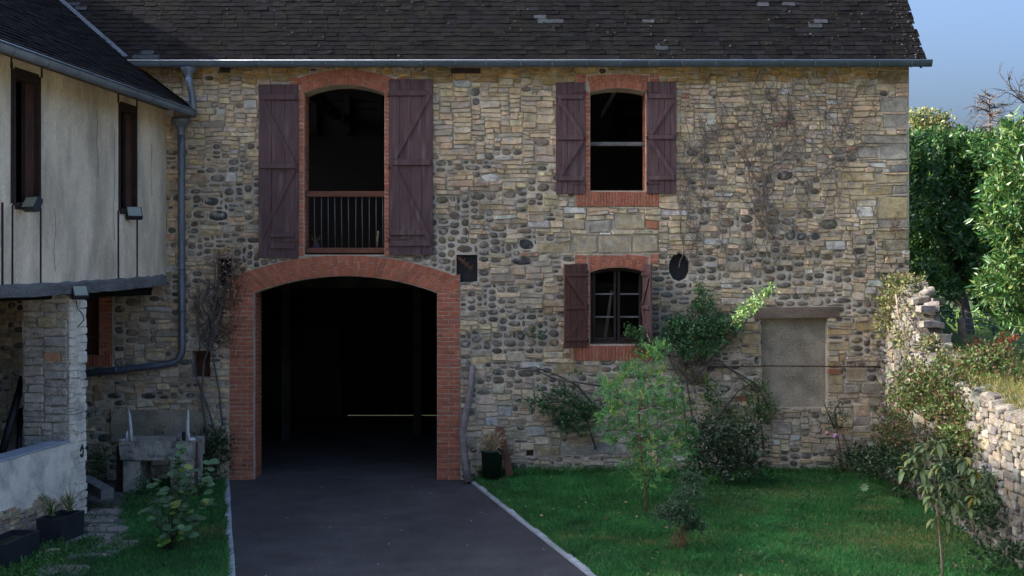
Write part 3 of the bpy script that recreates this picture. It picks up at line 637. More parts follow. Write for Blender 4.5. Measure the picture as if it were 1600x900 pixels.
# moss and lichen crumbs lodged in the joints
b = MB()
for i in range(520):
    u = random.uniform(-6.5, 7.2); s = random.uniform(0, 1.9)
    if random.random() < .14: u = 7.2 - abs(random.gauss(0, .25))
    if u > 7.2 or nse(u * .9, s * 1.2, 3) < -.1 and u < 6.6: continue
    c = Vector(mroof(u, s, .03)); r = random.uniform(.008, .022)
    col = random.choice([(.03, .027, .015), (.045, .04, .02), (.10, .09, .075), (.025, .02, .012)])
    b.add([c + Vector((r, 0, 0)), c + Vector((-r, 0, 0)), c + Vector((0, -r * .7, -r * .5)), c + Vector((0, r * .5, r)), c + Vector((0, -r * .9, r * .8))], [(0, 2, 4), (0, 4, 3), (1, 4, 2), (1, 3, 4)], col, True)
b.build('moss', M['attr'], roof, kind='stuff')
for k in range(40): # ridge
    pass
b = MB(); b.tube([(-13.5, DP / 2, rzt + .04), (7.24, DP / 2, rzt + .04)], .13, 8, (.2, .08, .05)); b.build('ridge', M['attr'], roof)
b = MB(); b.beam(mroof(7.21, -.02, -.11), mroof(7.21, SL, -.11), .04, .14, (0, -.7, .7)); b.build('verge_board', M['darkwood'], roof)

def gutter(P0, P1, out, name, parent, r=.068, seg=.57, m=None):
    P0 = Vector(P0); P1 = Vector(P1); d = (P1 - P0); L = d.length; d.normalize(); o = Vector(out); m = m or M['zincd']
    prof = [(-r, .012), (-r, 0)] + [(-r * math.cos(t), -r * 1.45 * math.sin(t)) for t in np.linspace(.15, math.pi - .15, 9)] + [(r, 0), (r, .008), (r + .012, .014), (r + .016, .004), (r + .004, -.004)]
    g = MB(); n = len(prof); nseg = max(1, int(L / seg)); 
    for i in range(2):
        p = P0 + d * (L * i)
        for a, b_ in prof: g.v.append(tuple(p + o * a + Vector((0, 0, b_)))); g.c.append((1, 1, 1))
    for k in range(n - 1): g.f.append((k, k + 1, n + k + 1, n + k)); g.sm.append(2 < k < 10)
    for e in (0, n): g.f.append(tuple(range(e, e + n))); g.sm.append(False)
    G = g.build(name, m, parent)
    bd = MB(); bd.tube([P0 + o * (r + .008) + Vector((0, 0, .013)), P1 + o * (r + .008) + Vector((0, 0, .013))], .009, 6); bd.build('gutter_bead', M['bead'], G)  # rolled rim, its bright highlight painted as paler metal
    for i in range(nseg + 1):
        p = P0 + d * (seg * i + random.uniform(-.03, .03) + .05); b = MB()
        for q in (p, p + d * .022):
            for a, b_ in prof[1:12]: b.v.append(tuple(q + o * (a * 1.07) + Vector((0, 0, b_ * 1.07 - .001)))); b.c.append((1, 1, 1))
        for k in range(10): b.f.append((k, k + 1, 11 + k + 1, 11 + k)); b.sm.append(False)
        b.build('gutter_bracket', m, G)
    return G
gutter((fx(205), -.36, 7.365), (7.33, -.36, 7.375), (0, -1, 0), 'gutter', barn)
# valley flashing
b = MB(); ys = np.linspace(-.27, 3.2, 8)
pv = [Vector((xval(y), y, E_Z + (y - E_Y) * math.tan(PM) + .05)) for y in ys]
for i in range(len(pv) - 1):
    a, c = pv[i], pv[i + 1]; b.add([a + Vector((-.06, 0, .0)), a + Vector((0, 0, -.01)), a + Vector((.07, -.02, .0)), c + Vector((-.06, 0, .0)), c - Vector((0, 0, .01)), c + Vector((.07, -.02, .0))], [(0, 1, 4, 3), (1, 2, 5, 4)])
b.build('valley_flashing', M['lead'], roof)
# downpipe
dp = MB(); X = -5.655; dy = -.30
dp.lathe((X, -.36, 7.16), [(.065, -.06), (.075, 0), (.13, .07), (.135, .10)], 16); dpo = dp.build('downpipe', M['zinc'], barn)
b = MB(); b.tube([(X, -.36, 7.18), (X + .01, -.34, 7.0), (X + .03, -.22, 6.8), (X + .03, -.16, 6.6), (X + .02, -.14, 6.42)], .062, 12); b.build('upper_pipe', M['zinc'], dpo)
b = MB(); b.lathe((fx(287) , -.2, 6.2), [(.06, -.1), (.07, 0), (.10, .06), (.155, .12), (.165, .16), (.165, .2), (.15, .2)], 18); b.build('hopper', M['zincd'], dpo)
px_ = fx(286.5)
pts = [(px_, -.16, 6.15), (px_, -.14, 5.9), (px_, -.13, 4), (px_ + .01, -.13, 2.4), (px_, -.13, 2.26), (px_ - .05, -.13, 2.15), (px_ - .15, -.14, 2.09), (px_ - .3, -.15, 2.06), (fx(200), -.16, 1.975), (fx(110), -.17, 1.87)]
b = MB(); b.tube(pts, .063, 12); b.build('lower_pipe', M['zincd'], dpo)
for z in (5.75, 3.72, 3.0): b = MB(); b.tube([(px_, -.13, z), (px_, -.13, z + .05)], .072, 12); b.build('pipe_collar', M['zincd'], dpo)
b = MB(); b.tube([(fx(188), -.162, 1.96), (fx(184), -.163, 1.955)], .072, 12); b.build('pipe_collar', M['zincd'], dpo)
# ---------------------------------------------------------------- the wing on the left
wing = thing('plastered_wing', 'cream plastered farm wing on posts with two narrow dark windows and slate roof', 'building', (-8, -9, 0))
DW = Vector((-.1093, -.994, 0)); NW = Vector((.994, -.1093, 0)); W0 = Vector((-6.125, 0, 0))
def wm(p):  # local (l along the wall, -o out of the wall, z)
    v = W0 + DW * p[0] - NW * p[1]; return (v.x, v.y, p[2])
def wmap(mb): mb.v = [wm(p) for p in mb.v]; return mb
def wplate(*a, **k):
    o = plate(*a, **k)
    for v in o.data.vertices: v.co = wm(v.co)
    return o
LW = 10.6
w1 = (4.75, 5.51, 4.58, 6.42); w2 = (1.36, 2.08, 4.68, 6.42)
for pts in (((2.9, 6.2), (2.86, 5.95), (2.91, 5.7), (2.84, 5.4), (2.86, 5.15)), ((2.25, 5.9), (2.22, 5.3), (2.27, 4.7), (2.24, 4.2)), ((4.3, 4.6), (4.26, 4.3), (4.33, 4.0), (4.28, 3.7)), ((.7, 5.9), (.74, 5.4), (.69, 5.0))):
    b = MB(); b.tube([wm((x, -.001, z)) for x, z in pts], .0045, 4, (.16, .13, .10)); b.build('crack', M['attr'], wing)
up = wplate('plaster_wall', M['plaster'], [(.03, 3.45), (LW, 3.34), (LW, 6.62), (.03, 6.62)], [[(a, c), (b, c), (b, d), (a, d)] for a, b, c, d in (w1, w2)], 0, .22, wing)
for (a, b_, c, d) in (w1, w2):
    f = MB(); f.box(a - .005, a + .05, -.02, .15, c, d); f.box(b_ - .05, b_ + .005, -.02, .15, c, d); f.box(a + .05, b_ - .05, -.015, .15, d - .12, d + .03); f.box(a + .05, b_ - .05, -.03, .15, c - .05, c + .04)
    fo = wmap(f).build('window_frame', M['darkwood'], wing)
    p = MB(); p.box(a + .05, a + .31, .06, .09, c + .04, d - .12); wmap(p).build('board_leaf', M['rustboard'], fo)
    p = MB(); p.box(a + .31, a + .335, .045, .10, c + .04, d - .12); wmap(p).build('leaf_edge', M['darkwood'], fo)
for l_, z0, z1 in ((4.73, 3.42, 4.58), (5.53, 3.40, 4.58), (1.34, 3.5, 4.68), (2.10, 3.5, 4.68), (5.55, 4.6, 6.5), (4.70, 6.42, 6.6), (5.56, 6.42, 6.6), (1.35, 6.42, 6.6), (2.1, 6.42, 6.6), (5.80, 3.4, 4.6)):
    b = MB(); b.box(l_ - .02, l_ + .02, -.012, .02, z0, z1); b.v = [(x + random.uniform(-.006, .006), y, z) for x, y, z in b.v]; wmap(b).build('timber_strip', M['darkwood'], wing)
# sill beam, worn along its upper edge
b = MB(); n = 40; v = []; f = []
for i in range(n + 1):
    l_ = .22 + (LW - .3) * (i / n) ** 1.6; zr = .13 * max(0, 1 - l_ / 5.5) ** 1.5; t = 3.50 + zr + random.uniform(-.012, .02); bo = 3.335 + zr + random.uniform(-.008, .008); yy = -.07 + random.uniform(-.012, .012)
    v += [(l_, .26, bo), (l_, yy, bo), (l_, yy, t - .02), (l_, .0, t + .015)]
for i in range(n): 
    for k in range(3): f.append((i * 4 + k, i * 4 + k + 1, i * 4 + k + 5, i * 4 + k + 4))
f += [(0, 1, 2, 3)]
b.add(v, f); wmap(b).build('sill_beam', M['greywood'], wing)
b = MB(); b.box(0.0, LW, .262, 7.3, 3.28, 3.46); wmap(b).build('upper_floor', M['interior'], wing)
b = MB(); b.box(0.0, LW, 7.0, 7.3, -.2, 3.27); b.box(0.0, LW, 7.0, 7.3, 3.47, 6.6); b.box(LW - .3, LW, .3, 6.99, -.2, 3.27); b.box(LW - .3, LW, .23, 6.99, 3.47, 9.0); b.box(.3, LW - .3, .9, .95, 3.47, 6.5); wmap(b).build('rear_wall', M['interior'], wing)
# pillar of rough rendered rubble
def rough_face(u0, u1, z0, z1, fn, amp, nu, nz, seed=0.0, scale=6):
    V = []; Fc = []
    for j in range(nz + 1):
        for i in range(nu + 1):
            u = u0 + (u1 - u0) * i / nu; z = z0 + (z1 - z0) * j / nz; k = 0 if i in (0, nu) else 1
            d = (nse(u * scale, z * scale * 1.3, seed) * .7 + nse(u * scale * 2.7, z * scale * 3, seed + 4) * .4) * amp
            V.append(fn(u + (nse(z * 3, seed) * .03 if not k else 0), z, d))
    for j in range(nz):
        for i in range(nu): a = j * (nu + 1) + i; Fc.append((a, a + 1, a + nu + 2, a + nu + 1))
    return V, Fc
PL0, PL1, PO = 3.32, 3.84, .72
b = MB()
V, Fc = rough_face(0, PO, 0, 3.34, lambda u, z, d: (PL1 + d, u, z), .035, 16, 60); b.add(V, Fc)
V, Fc = rough_face(0, PO, 0, 3.34, lambda u, z, d: (PL0 - d, u, z), .02, 10, 40); b.add(V, Fc)
wmap(b).build('stone_pillar', M['roughcast'], wing)
b = MB(); V, Fc = rough_face(PL0, PL1, 0, 3.34, lambda u, z, d: (u, -.004 - abs(d), z), .045, 14, 70, 3.0, 7); b.add(V, Fc); b.box(PL0 + .02, PL1 - .02, .03, PO - .02, 0, 3.33); wmap(b).build('limewashed_pillar_face', M['limewash'], wing)
pil = bpy.data.objects['stone_pillar']; pcs = []
for (a, b_, c, d, st, col) in pack(.02, PO - .02, .02, 3.32, lambda u, z: .10 < u < .38 and 2.34 < z < 2.52, lambda u, z: ('flat', (4, 9), random.choice([2, 3, 3, 4]), jit(random.choice([(.50, .46, .38), (.42, .39, .33), (.55, .50, .40), (.36, .34, .30), (.52, .43, .27)]), .12))):
    V, Fc, col, sm = stone_piece(a, b_, c, d, st, col, random.uniform(.02, .045)); pcs.append((np.array([wm((PL1 + p[2], p[0], p[1])) for p in V]), Fc, col, sm))
emit(pcs, 300, 'stone', 'small_stones', M['smear'], pil, psize)
mb_ = MB()
for (a, b_, c, d, st, col) in pack(PL0 + .01, PL1 - .01, .02, 3.32, lambda u, z: random.random() < .02, lambda u, z: ('flat', (4, 9), random.choice([3, 3, 4, 5]), (1, 1, 1))):
    V, Fc, col, sm = stone_piece(a, b_, c, d, st, col, random.uniform(.02, .05)); mb_.add([wm((p[0], -p[2] - .008, p[1])) for p in V], Fc, col)
mb_.build('limewashed_stones', M['limewash'], wing, kind='stuff')
b = MB(); b.box(PL1 + .0, PL1 + .035, .12, .36, 2.37, 2.49, (.36, .17, .12)); wmap(b).build('brick', M['brick'], wing)
b = MB(); b.box(PL0 + .12, PL0 + .27, -.022, .0, 2.00, 2.12, (.45, .20, .15)); wmap(b).build('brick', M['brick'], wing)
b = MB(); b.box(PL0 + .1, PL0 + .38, -.022, .0, 1.22, 1.42, (.50, .43, .25)); wmap(b).build('stone', M['stone'], wing)
# dwarf wall
lw = MB(); V, Fc = rough_face(PL1, LW, .0, 1.165, lambda u, z, d: (u, -.012 - abs(d), z), .022, 160, 14, 8.0, 5); lw.add(V, Fc)
lw.box(PL1, LW, .0, .27, -.2, 1.166); low = wmap(lw).build('dwarf_wall', M['limewash'], wing)
cp = MB()
for i in range(9): cp.bbox(PL1 + i * 1.2 + .003, PL1 + (i + 1) * 1.2 - .003, -.03, .30, 1.168, 1.195, .008)
wmap(cp).build('wall_coping', M['concrete'], wing)
def lowstyle(u, z):
    h = random.choice([1, 2, 2, 3]); return 'flat', (2, 6), h, jit(random.choice(TAN + GREY + [(.40, .30, .24), (.45, .42, .38)]), .2)
edge = lambda u: .42 + .10 * (u - PL1) / 2 + nse(u * 2, 0, 7) * .14
lp = pack(PL1 - .04, 9.5, 0, .9, lambda u, z: z > edge(u), lowstyle)
pcs = []
for (a, b_, c, d, st, col) in lp:
    V, Fc, col, sm = stone_piece(a, b_, c, d, st, col, random.uniform(.03, .05)); pcs.append((np.array([wm((p[0], -p[2] - .012, p[1])) for p in V]), Fc, col, sm))
emit(pcs, 150, 'stone', 'small_stones', M['stone'], low, psize)
b = MB(); r = .055
b.tube([wm((PL0 + .2 + r * math.cos(t) * .7, -.05, .99 + r * 1.5 * math.sin(t))) for t in np.linspace(0, 2 * math.pi * .93, 14)], .014, 6); b.tube([wm((PL0 + .2, .0, 1.09)), wm((PL0 + .2, -.06, 1.08))], .02, 6)
b.build('tether_ring', M['iron'], wing)
# wing roof
WE = Vector((xe(0), 0, 6.55)); NH = -NW; SWL = 4.3 / math.cos(PW)
def wroof(u, s, n):
    p = WE + DW * u + NH * (s * math.cos(PW) - n * math.sin(PW)); return (p.x, p.y, 6.55 + s * math.sin(PW) + n * math.cos(PW))
def wstart(s):
    z = 6.55 + s * math.sin(PW); yv = (z - E_Z) / math.tan(PM) + E_Y if z > E_Z - .2 else -.05
    p0 = WE + NH * s * math.cos(PW); return (p0.y - max(yv, -.3 if z > E_Z - .3 else -.05)) / .994
rd = MB(); ss = np.linspace(0, SWL, 14)
for i in range(13):
    a, c = ss[i], ss[i + 1]; ua, uc = wstart(a) - .02, wstart(c) - .02
    rd.add([wroof(ua, a, -.05), wroof(LW + .5, a, -.05), wroof(LW + .5, c, -.05), wroof(uc, c, -.05), wroof(ua, a, -.1), wroof(LW + .5, a, -.1), wroof(LW + .5, c, -.1), wroof(uc, c, -.1)], [(0, 1, 2, 3), (4, 7, 6, 5), (0, 3, 7, 4)])
tp = [wroof(-3, SWL, -.05), wroof(LW + .5, SWL, -.05)]; hl = NH * 4.3
rd.add([tp[0], tp[1], (tp[1][0] + hl.x, tp[1][1] + hl.y, tp[1][2] - 3.3), (tp[0][0] + hl.x, tp[0][1] + hl.y, tp[0][2] - 3.3)], [(0, 1, 2, 3)])
wr = rd.build('wing_roof', M['roofdeck'], wing)
sl = []; s = 0; r_ = 0
while s < SWL:
    u = wstart(s + .1) + (.13 if r_ % 2 else 0) - .13; us = wstart(s)
    while u < 12:
        wd = .265 * random.uniform(.93, 1.07) if u < 8 else .6; sl.append(slate_piece(wroof, max(us, u) + .002, max(us + .01, u + wd - .002), s - .015, EX * 1.8, jit(random.choice(SC_), .25))); u += wd
    s += EX; r_ += 1
emit(sl, 300, 'slate', 'slate_courses', M['slate'], wr, psize)
b = MB(); b.tube([tp[0], tp[1]], .12, 8, (.2, .08, .05)); b.build('ridge', M['attr'], wr)
g0 = WE + NW * .04 + DW * .35; g1 = WE + NW * .04 + DW * LW
gutter((g0.x, g0.y, 6.50), (g1.x, g1.y, 6.50), NW, 'gutter', wing, seg=.9)
b = MB(); b.box(0, LW, -.50, .2, 6.56, 6.60); wmap(b).build('soffit', M['wood'], wing)

# ---------------------------------------------------------------- floodlights
def floodlight(px, py, Z, label, yaw, sz=.2):
    c = at(px, py, Z); t = thing('floodlight', label, 'floodlight', c, 'black floodlights fixed on the plastered wing')
    rot = Matrix.Rotation(yaw, 4, 'Z') @ Matrix.Rotation(R(-30), 4, 'X')
    def tr(mb): mb.v = [tuple(c + rot @ Vector(p)) for p in mb.v]; return mb
    h = MB(); h.bbox(-sz / 2, sz / 2, -.05, .04, -sz * .4, sz * .4, .015, (.02, .022, .025)); tr(h).build('housing', M['planter'], t)
    g_ = MB(); g_.box(-sz * .42, sz * .42, -.056, -.051, -sz * .32, sz * .32); tr(g_).build('lamp_glass', M['lampglass'], t)
    k = MB()
    for i in range(5): k.box(-sz * .4 + i * sz * .2 - .006, -sz * .4 + i * sz * .2 + .006, .041, .07, -sz * .35, sz * .35)
    tr(k).build('cooling_fins', M['planter'], t)
    a = MB(); a.beam(c + rot @ Vector((0, .04, 0)), c + Vector((-.18, .05, .02)), .03, .02); a.build('bracket', M['zincd'], t)
floodlight(50, 319, 17.4, 'black floodlight on the sill of the leftmost narrow window', R(-25), .24)
floodlight(209, 333, 21.0, 'black floodlight with pale glass on the sill of the narrow window next to the downpipe', R(30), .26)
floodlight(124, 457, 18.9, 'grey floodlight with a dangling cable under the wooden beam at the pillar head', R(40), .24)
b = MB(); b.tube([at(119, 470, 18.85), at(121, 482, 18.8), at(130, 492, 18.8), at(131, 500, 18.8), at(124, 508, 18.8), at(121, 511, 18.8)], .008, 5); tag(b.build('cable', M['iron']), 'loose black cable hanging in a curl on the white pillar', 'cable')

# ---------------------------------------------------------------- things behind the dwarf wall
def lpt(l_, o, z): return Vector(wm((l_, o, z)))
b = MB(); b.tube([at(2, 712, 18.6), at(36, 590, 19.3)], .055, 10); tag(b.build('leaning_pipe', M['iron']), 'thick black pipe leaning diagonally behind the white dwarf wall', 'pipe')
b = MB(); b.tube([at(30, 712, 18.9), at(34, 640, 19.4)], .05, 10); tag(b.build('leaning_pipe', M['iron']), 'shorter near-upright black pipe next to the pillar behind the dwarf wall', 'pipe')
b = MB(); b.beam(at(16, 715, 18.9), at(30, 640, 19.5), .16, .03, (0, 1, 0)); tag(b.build('board', M['wood']), 'brown board leaning between the two black pipes', 'board')
bk = thing('bicycle', 'bicycle parked behind the white dwarf wall with only handlebar and saddle showing', 'bicycle', lpt(5.2, .55, 0))
def wheel(l_):
    t = MB(); c = lpt(l_, .55, .34); t.tube([c + DW * (.33 * math.cos(a)) + Vector((0, 0, .33 * math.sin(a))) for a in np.linspace(0, 2 * math.pi, 25)], .02, 6); o = t.build('wheel', M['iron'], bk)
    s_ = MB()
    for k in range(14):
        a = 2 * math.pi * k / 14; s_.tube([c, c + DW * (.31 * math.cos(a)) + Vector((0, 0, .31 * math.sin(a)))], .002, 3)
    s_.build('spokes', M['chrome'], o)
wheel(4.75); wheel(5.8)
b = MB(); hd = lpt(4.92, .55, .95); st_ = lpt(5.52, .55, .92); bb_ = lpt(5.3, .55, .32)
b.tube([hd, bb_, st_], .017, 6); b.tube([hd, st_ - Vector((0, 0, .05))], .017, 6); b.tube([lpt(4.75, .55, .34), hd + Vector((0, 0, .1))], .016, 6); b.tube([bb_, lpt(5.8, .55, .34), st_], .012, 6); b.build('frame', M['zincd'], bk)
b = MB(); h = hd + Vector((0, 0, .22)); b.tube([hd, h], .014, 6); b.tube([h + NW * -.3 + DW * .1, h + NW * -.1, h + NW * .12, h + NW * .3 + DW * .1], .014, 6); b.build('handlebar', M['chrome'], bk)
b = MB(); b.tube([h + NW * .2 + DW * .07, h + NW * .3 + DW * .12], .019, 8); b.tube([h + NW * -.2 + DW * .07, h + NW * -.3 + DW * .12], .019, 8); b.build('grip', M['iron'], bk)
b = MB(); b.tube([st_ + DW * .12 + Vector((0, 0, .1)), st_ + Vector((0, 0, .11)), st_ - DW * .14 + Vector((0, 0, .1))], [.07, .05, .02], 8); b.build('saddle', M['iron'], bk)

# ---------------------------------------------------------------- ground
def sheet(name, m, poly, z, kind='structure'):
    b = MB(); b.add([(x, y, z) for x, y in poly], [tuple(range(len(poly)))]); o = b.build(name, m); o['kind'] = kind; return o
sheet('ground', M['soil'], [(-600, -600), (900, -600), (900, 900), (-600, 900)], -.06)
sheet('bounce_ground', M['bounce_ground'], [(-40, -70), (40, -70), (40, -13.2), (-40, -13.2)], -.035)  # unseen ground behind the camera, added to bounce sunlight at the shaded facade
def xl(y): return -4.95 + (22.4 - (y + D)) * .231      # left edge of the driveway
def xr(y): return -.73 + (22.4 - (y + D)) * .237
yF = -26.0
sheet('barn_floor', M['asphalt'], [(-9.3, -.0), (-1.2, -.0), (-1.2, 10.4), (-9.3, 10.4)], .0)
dr = MB(); n = 26
for i in range(n): 
    ya = -.02 + (yF + .02) * i / n; yb = -.02 + (yF + .02) * (i + 1) / n
    dr.add([(xl(ya), ya, .006), (xr(ya), ya, .006), (xr(yb), yb, .006), (xl(yb), yb, .006)], [(0, 1, 2, 3)])
o = dr.build('driveway', M['asphalt']); o['kind'] = 'structure'
b = MB(); b.box(fx(397), fx(683), -.045, -.0, .004, .018); o = b.build('threshold_strip', M['asphalt']); o['kind'] = 'structure'
for nm, fn, sgn in (('left', xl, -1), ('right', xr, 1)):
    cb = thing('kerb_edging', 'pale concrete kerb strip along the %s side of the asphalt drive' % nm, 'kerb', (fn(-10), -10, 0), 'pale concrete kerb strips')
    y = -.06 if nm == 'right' else -.10; 
    while y > yF:
        y2 = y - random.uniform(.9, 1.05); b = MB(); w_ = .10
        a0, a1 = fn(y), fn(y2); j = random.uniform(-.008, .008); zt = .035 + random.uniform(-.006, .006); s0, s1 = (0, w_) if sgn > 0 else (-w_, 0)
        v = [(a0 + s0 + j, y - .004, -.05), (a0 + s1 + j, y - .004, -.05), (a0 + s1 + j, y - .004, zt), (a0 + s0 + j, y - .004, zt), (a1 + s0 + j, y2 + .004, -.05), (a1 + s1 + j, y2 + .004, -.05), (a1 + s1 + j, y2 + .004, zt), (a1 + s0 + j, y2 + .004, zt)]
        b.add(v, [(0, 1, 2, 3), (7, 6, 5, 4), (3, 2, 6, 7), (0, 3, 7, 4), (1, 5, 6, 2)]); b.build('kerb_block', M['concrete'], cb); y = y2
def gwx(y): return 5.45 + .0486 * (y + D)               # face of the garden wall
def lawn_z(x, y):
    k = max(0, min(1, (x - xr(y)) / 2.5)); return .03 + .11 * k * max(0, 1 + y / 9) + nse(x * .8, y * .8, 2) * .018 * k
def grid_sheet(name, m, f0, f1, ya, yb, nx, ny, zf):
    b = MB(); V = []; Fc = []
    for j in range(ny + 1):
        y = ya + (yb - ya) * j / ny
        for i in range(nx + 1): x = f0(y) + (f1(y) - f0(y)) * i / nx; V.append((x, y, zf(x, y)))
    for j in range(ny):
        for i in range(nx): a = j * (nx + 1) + i; Fc.append((a, a + 1, a + nx + 2, a + nx + 1))
    b.add(V, Fc, smooth=True); o = b.build(name, m); o['kind'] = 'structure'; return o
grid_sheet("lawn_ground", M["soil"], lambda y: xr(y) + .10, lambda y: gwx(y) + .1, -.0, -13, 40, 60, lawn_z)
def lz2(x, y): return .0 + .03 * nse(x * 1.3, y * 1.3, 6) + max(0, -.05)
def lawn2_z(x, y): return .02 + .02 * nse(x * .9, y * .9, 4)
grid_sheet('path', M['gravel'], lambda y: -9.6, lambda y: xl(y) - .10, .0, -13, 30, 60, lawn2_z)
# terrace beyond the garden wall
TZ = 2.05
def terr(x, y):
    k = max(0, min(1, (x - gwx(y) - .35) / 1.2)); base = TZ if y > -4.5 else TZ - .15
    wl = wall_top(y) - .06
    return wl + (base - wl) * k + .06 * nse(x * .5, y * .5, 3) * k
def wall_top(y):
    Z = y + D
    pts = [(12, 1.55), (15.5, 1.84), (16.8, 1.95), (18.1, 2.02), (19.3, 2.2), (20.2, 2.5), (20.6, 3.05), (21.2, 3.35), (22.8, 3.45)]
    for (a, b_), (c, d) in zip(pts, pts[1:]):
        if Z <= c: return b_ + (d - b_) * max(0, (Z - a)) / (c - a)
    return 3.45
def terr2(x, y):
    if y < .2: return min(terr(x, y), TZ + .1) if x > gwx(y) + .5 else min(terr(x, y), wall_top(y) - .08)
    return TZ + .05 * nse(x * .5, y * .5, 3)
grid_sheet('garden_terrace', M['meadow'], lambda y: gwx(y) + .42 if y < .1 else 7.06, lambda y: 60, .45, -24, 70, 50, terr2)
grid_sheet('garden_terrace', M['meadow'], lambda y: 7.06, lambda y: 60, 11.2, .449, 40, 20, lambda x, y: TZ + .05 * nse(x * .5, y * .5, 3))
sheet('meadow', M['meadow'], [(-300, 11.19), (600, 11.19), (600, 700), (-300, 700)], TZ - .03)
sheet('meadow', M['meadow'], [(59.5, -300), (600, -300), (600, 11.2), (59.5, 11.2)], TZ - .05)
# garden wall
gw = thing('garden_wall', 'old rubble garden wall dropping in height away from the barn, half in sun', 'wall', (6.4, -8, 0))
bod = MB(); n = 70; V = []
for i in range(n + 1):
    y = -.03 - 20 * i / n; t = wall_top(y) + nse(y * 1.7, 3) * .06; x = gwx(y); k = nse(y * 2, 5) * .02
    V += [(x + k, y, -.1), (x + k, y, t), (x + .42, y, t), (x + .42, y, -.1)]
Fc = []
for i in range(n):
    for k in range(3): Fc.append((i * 4 + k, i * 4 + k + 1, i * 4 + k + 5, i * 4 + k + 4))
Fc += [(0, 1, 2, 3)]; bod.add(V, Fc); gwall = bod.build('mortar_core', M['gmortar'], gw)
def gstyle(u, z):
    h = random.choice([2, 3, 3, 4, 4]); pal = [(.36, .30, .23), (.28, .25, .21), (.38, .34, .28), (.24, .22, .2), (.36, .29, .2), (.30, .28, .26), (.42, .38, .32)]
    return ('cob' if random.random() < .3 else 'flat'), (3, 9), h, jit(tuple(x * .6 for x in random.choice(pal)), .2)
gp_ = pack(0.0, 15.0, 0.0, 3.48, lambda u, z: z > wall_top(-.05 - u), gstyle)
pcs = []
for (a, b_, c, d, st, col) in gp_:
    V, Fc, col, sm = stone_piece(a, b_, c, d, st, col, random.uniform(.02, .06))
    P = np.array([(gwx(-.05 - p[0]) - p[2], -.05 - p[0], p[1] + nse(p[0] * .6, p[1] * .8, 8) * .05) for p in V]); pcs.append((P, Fc, col, sm))
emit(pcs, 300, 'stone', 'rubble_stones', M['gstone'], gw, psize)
cp = []
y = -.1
while y > -15:
    L_ = random.uniform(.14, .36)
    for x0_, dpt in ((.0, .25), (.22, .22)):
        V, Fc, col, sm = stone_piece(-L_ / 2, L_ / 2, -.03, random.uniform(.06, .2), random.choice(['cob', 'flat']), jit(random.choice([(.20, .18, .15), (.26, .23, .19), (.15, .14, .12)]), .2), dpt)
        zt = wall_top(y) + nse(y * 1.7, 3) * .06 - .02; a_ = random.uniform(-.5, .5); tl = random.uniform(-.25, .25); X0 = gwx(y) + x0_ + dpt + random.uniform(-.06, .04)
        P = np.array([(X0 - p[2] * math.cos(a_) + p[0] * math.sin(a_), y - L_ / 2 + p[0] * math.cos(a_) + p[2] * math.sin(a_), zt + p[1] + (p[2] - dpt / 2) * tl) for p in V]); cp.append((P, Fc, col, sm))
    y -= L_ * .9
for P, Fc, col, sm in cp:
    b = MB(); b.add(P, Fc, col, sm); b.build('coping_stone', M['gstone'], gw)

# ---------------------------------------------------------------- trough and its ornaments
tr = thing('stone_trough', 'old stone trough standing on two stone legs against the barn wall', 'trough', (-6.2, -1.4, 0))
Zt = 21.2
def tx(px, Z=Zt): return (px - 800) / F * Z
def tz(py, Z=Zt): return CZ - (py - 430) / F * Z
yt = Zt - D
b = MB(); V, Fc = rough_face(tx(187), tx(303), tz(719), tz(690), lambda u, z, d: (u, yt - d, z), .03, 30, 8, 2.0, 8); b.add(V, Fc)
b.box(tx(187) + .01, tx(303) - .01, yt + .02, yt + .12, tz(718.5), tz(690.5)); b.box(tx(187) + .01, tx(303) - .01, yt + .65, yt + .75, tz(718), tz(690)); b.box(tx(187), tx(187) + .1, yt + .02, yt + .75, tz(718), tz(690.3)); b.box(tx(303) - .1, tx(303), yt + .02, yt + .75, tz(718), tz(690.3)); b.box(tx(190), tx(300), yt + .1, yt + .7, tz(719), tz(708))
b.build('basin', M['trough'], tr)
for a, c in ((190, 217), (265, 301)):
    b = MB(); b.bbox(tx(a), tx(c), yt + .04, yt + .7, 0, tz(719), .02); b.build('leg', M['trough'], tr)
b = MB(); b.box(fx(176), fx(322), -.10, -.03, fz(690), fz(640)); b.v = [(x, y, z) for x, y, z in b.v]; b.build('back_slab', M['render'], tr)
b = MB(); b.box(tx(303), tx(306), yt + .1, yt + .14, 0, tz(692)); b.build('rusty_stake', M['rust'], tr)
b = MB(); b.bbox(tx(177), tx(186), yt + .15, yt + .28, 0, tz(700)); tag(b.build('post', M['darkwood']), 'short dark post left of the trough', 'post')
def driftwood(px, label, k):
    b = MB(); base = tz(690) ; x = tx(px); yy = yt + .08
    b.tube([(x, yy, base), (x - .01 * k, yy, base + .2), (x - .03 * k, yy, base + .42), (x - .045 * k, yy, base + .52)], [.034, .03, .022, .006], 8)
    b.tube([(x - .07 * k, yy, base), (x - .075 * k, yy, base + .12), (x - .06 * k, yy, base + .17)], [.03, .022, .006], 7)
    tag(b.build('driftwood_horn', M['white']), label, 'ornament', 'pale driftwood horns on the trough')
driftwood(203, 'pale pointed driftwood on the left end of the trough', 1); driftwood(291, 'pale pointed driftwood on the right end of the trough', -.3)
b = MB(); b.lathe((tx(276), yt + .1, tz(690)), [(.001, 0), (.03, 0), (.042, .1), (.036, .1), (.034, .06)], 14, (.22, .17, .18)); pt = b.build('small_pot', M['attr']); tag(pt, 'small mauve pot with bare twigs on the trough rim', 'pot')
b = MB()
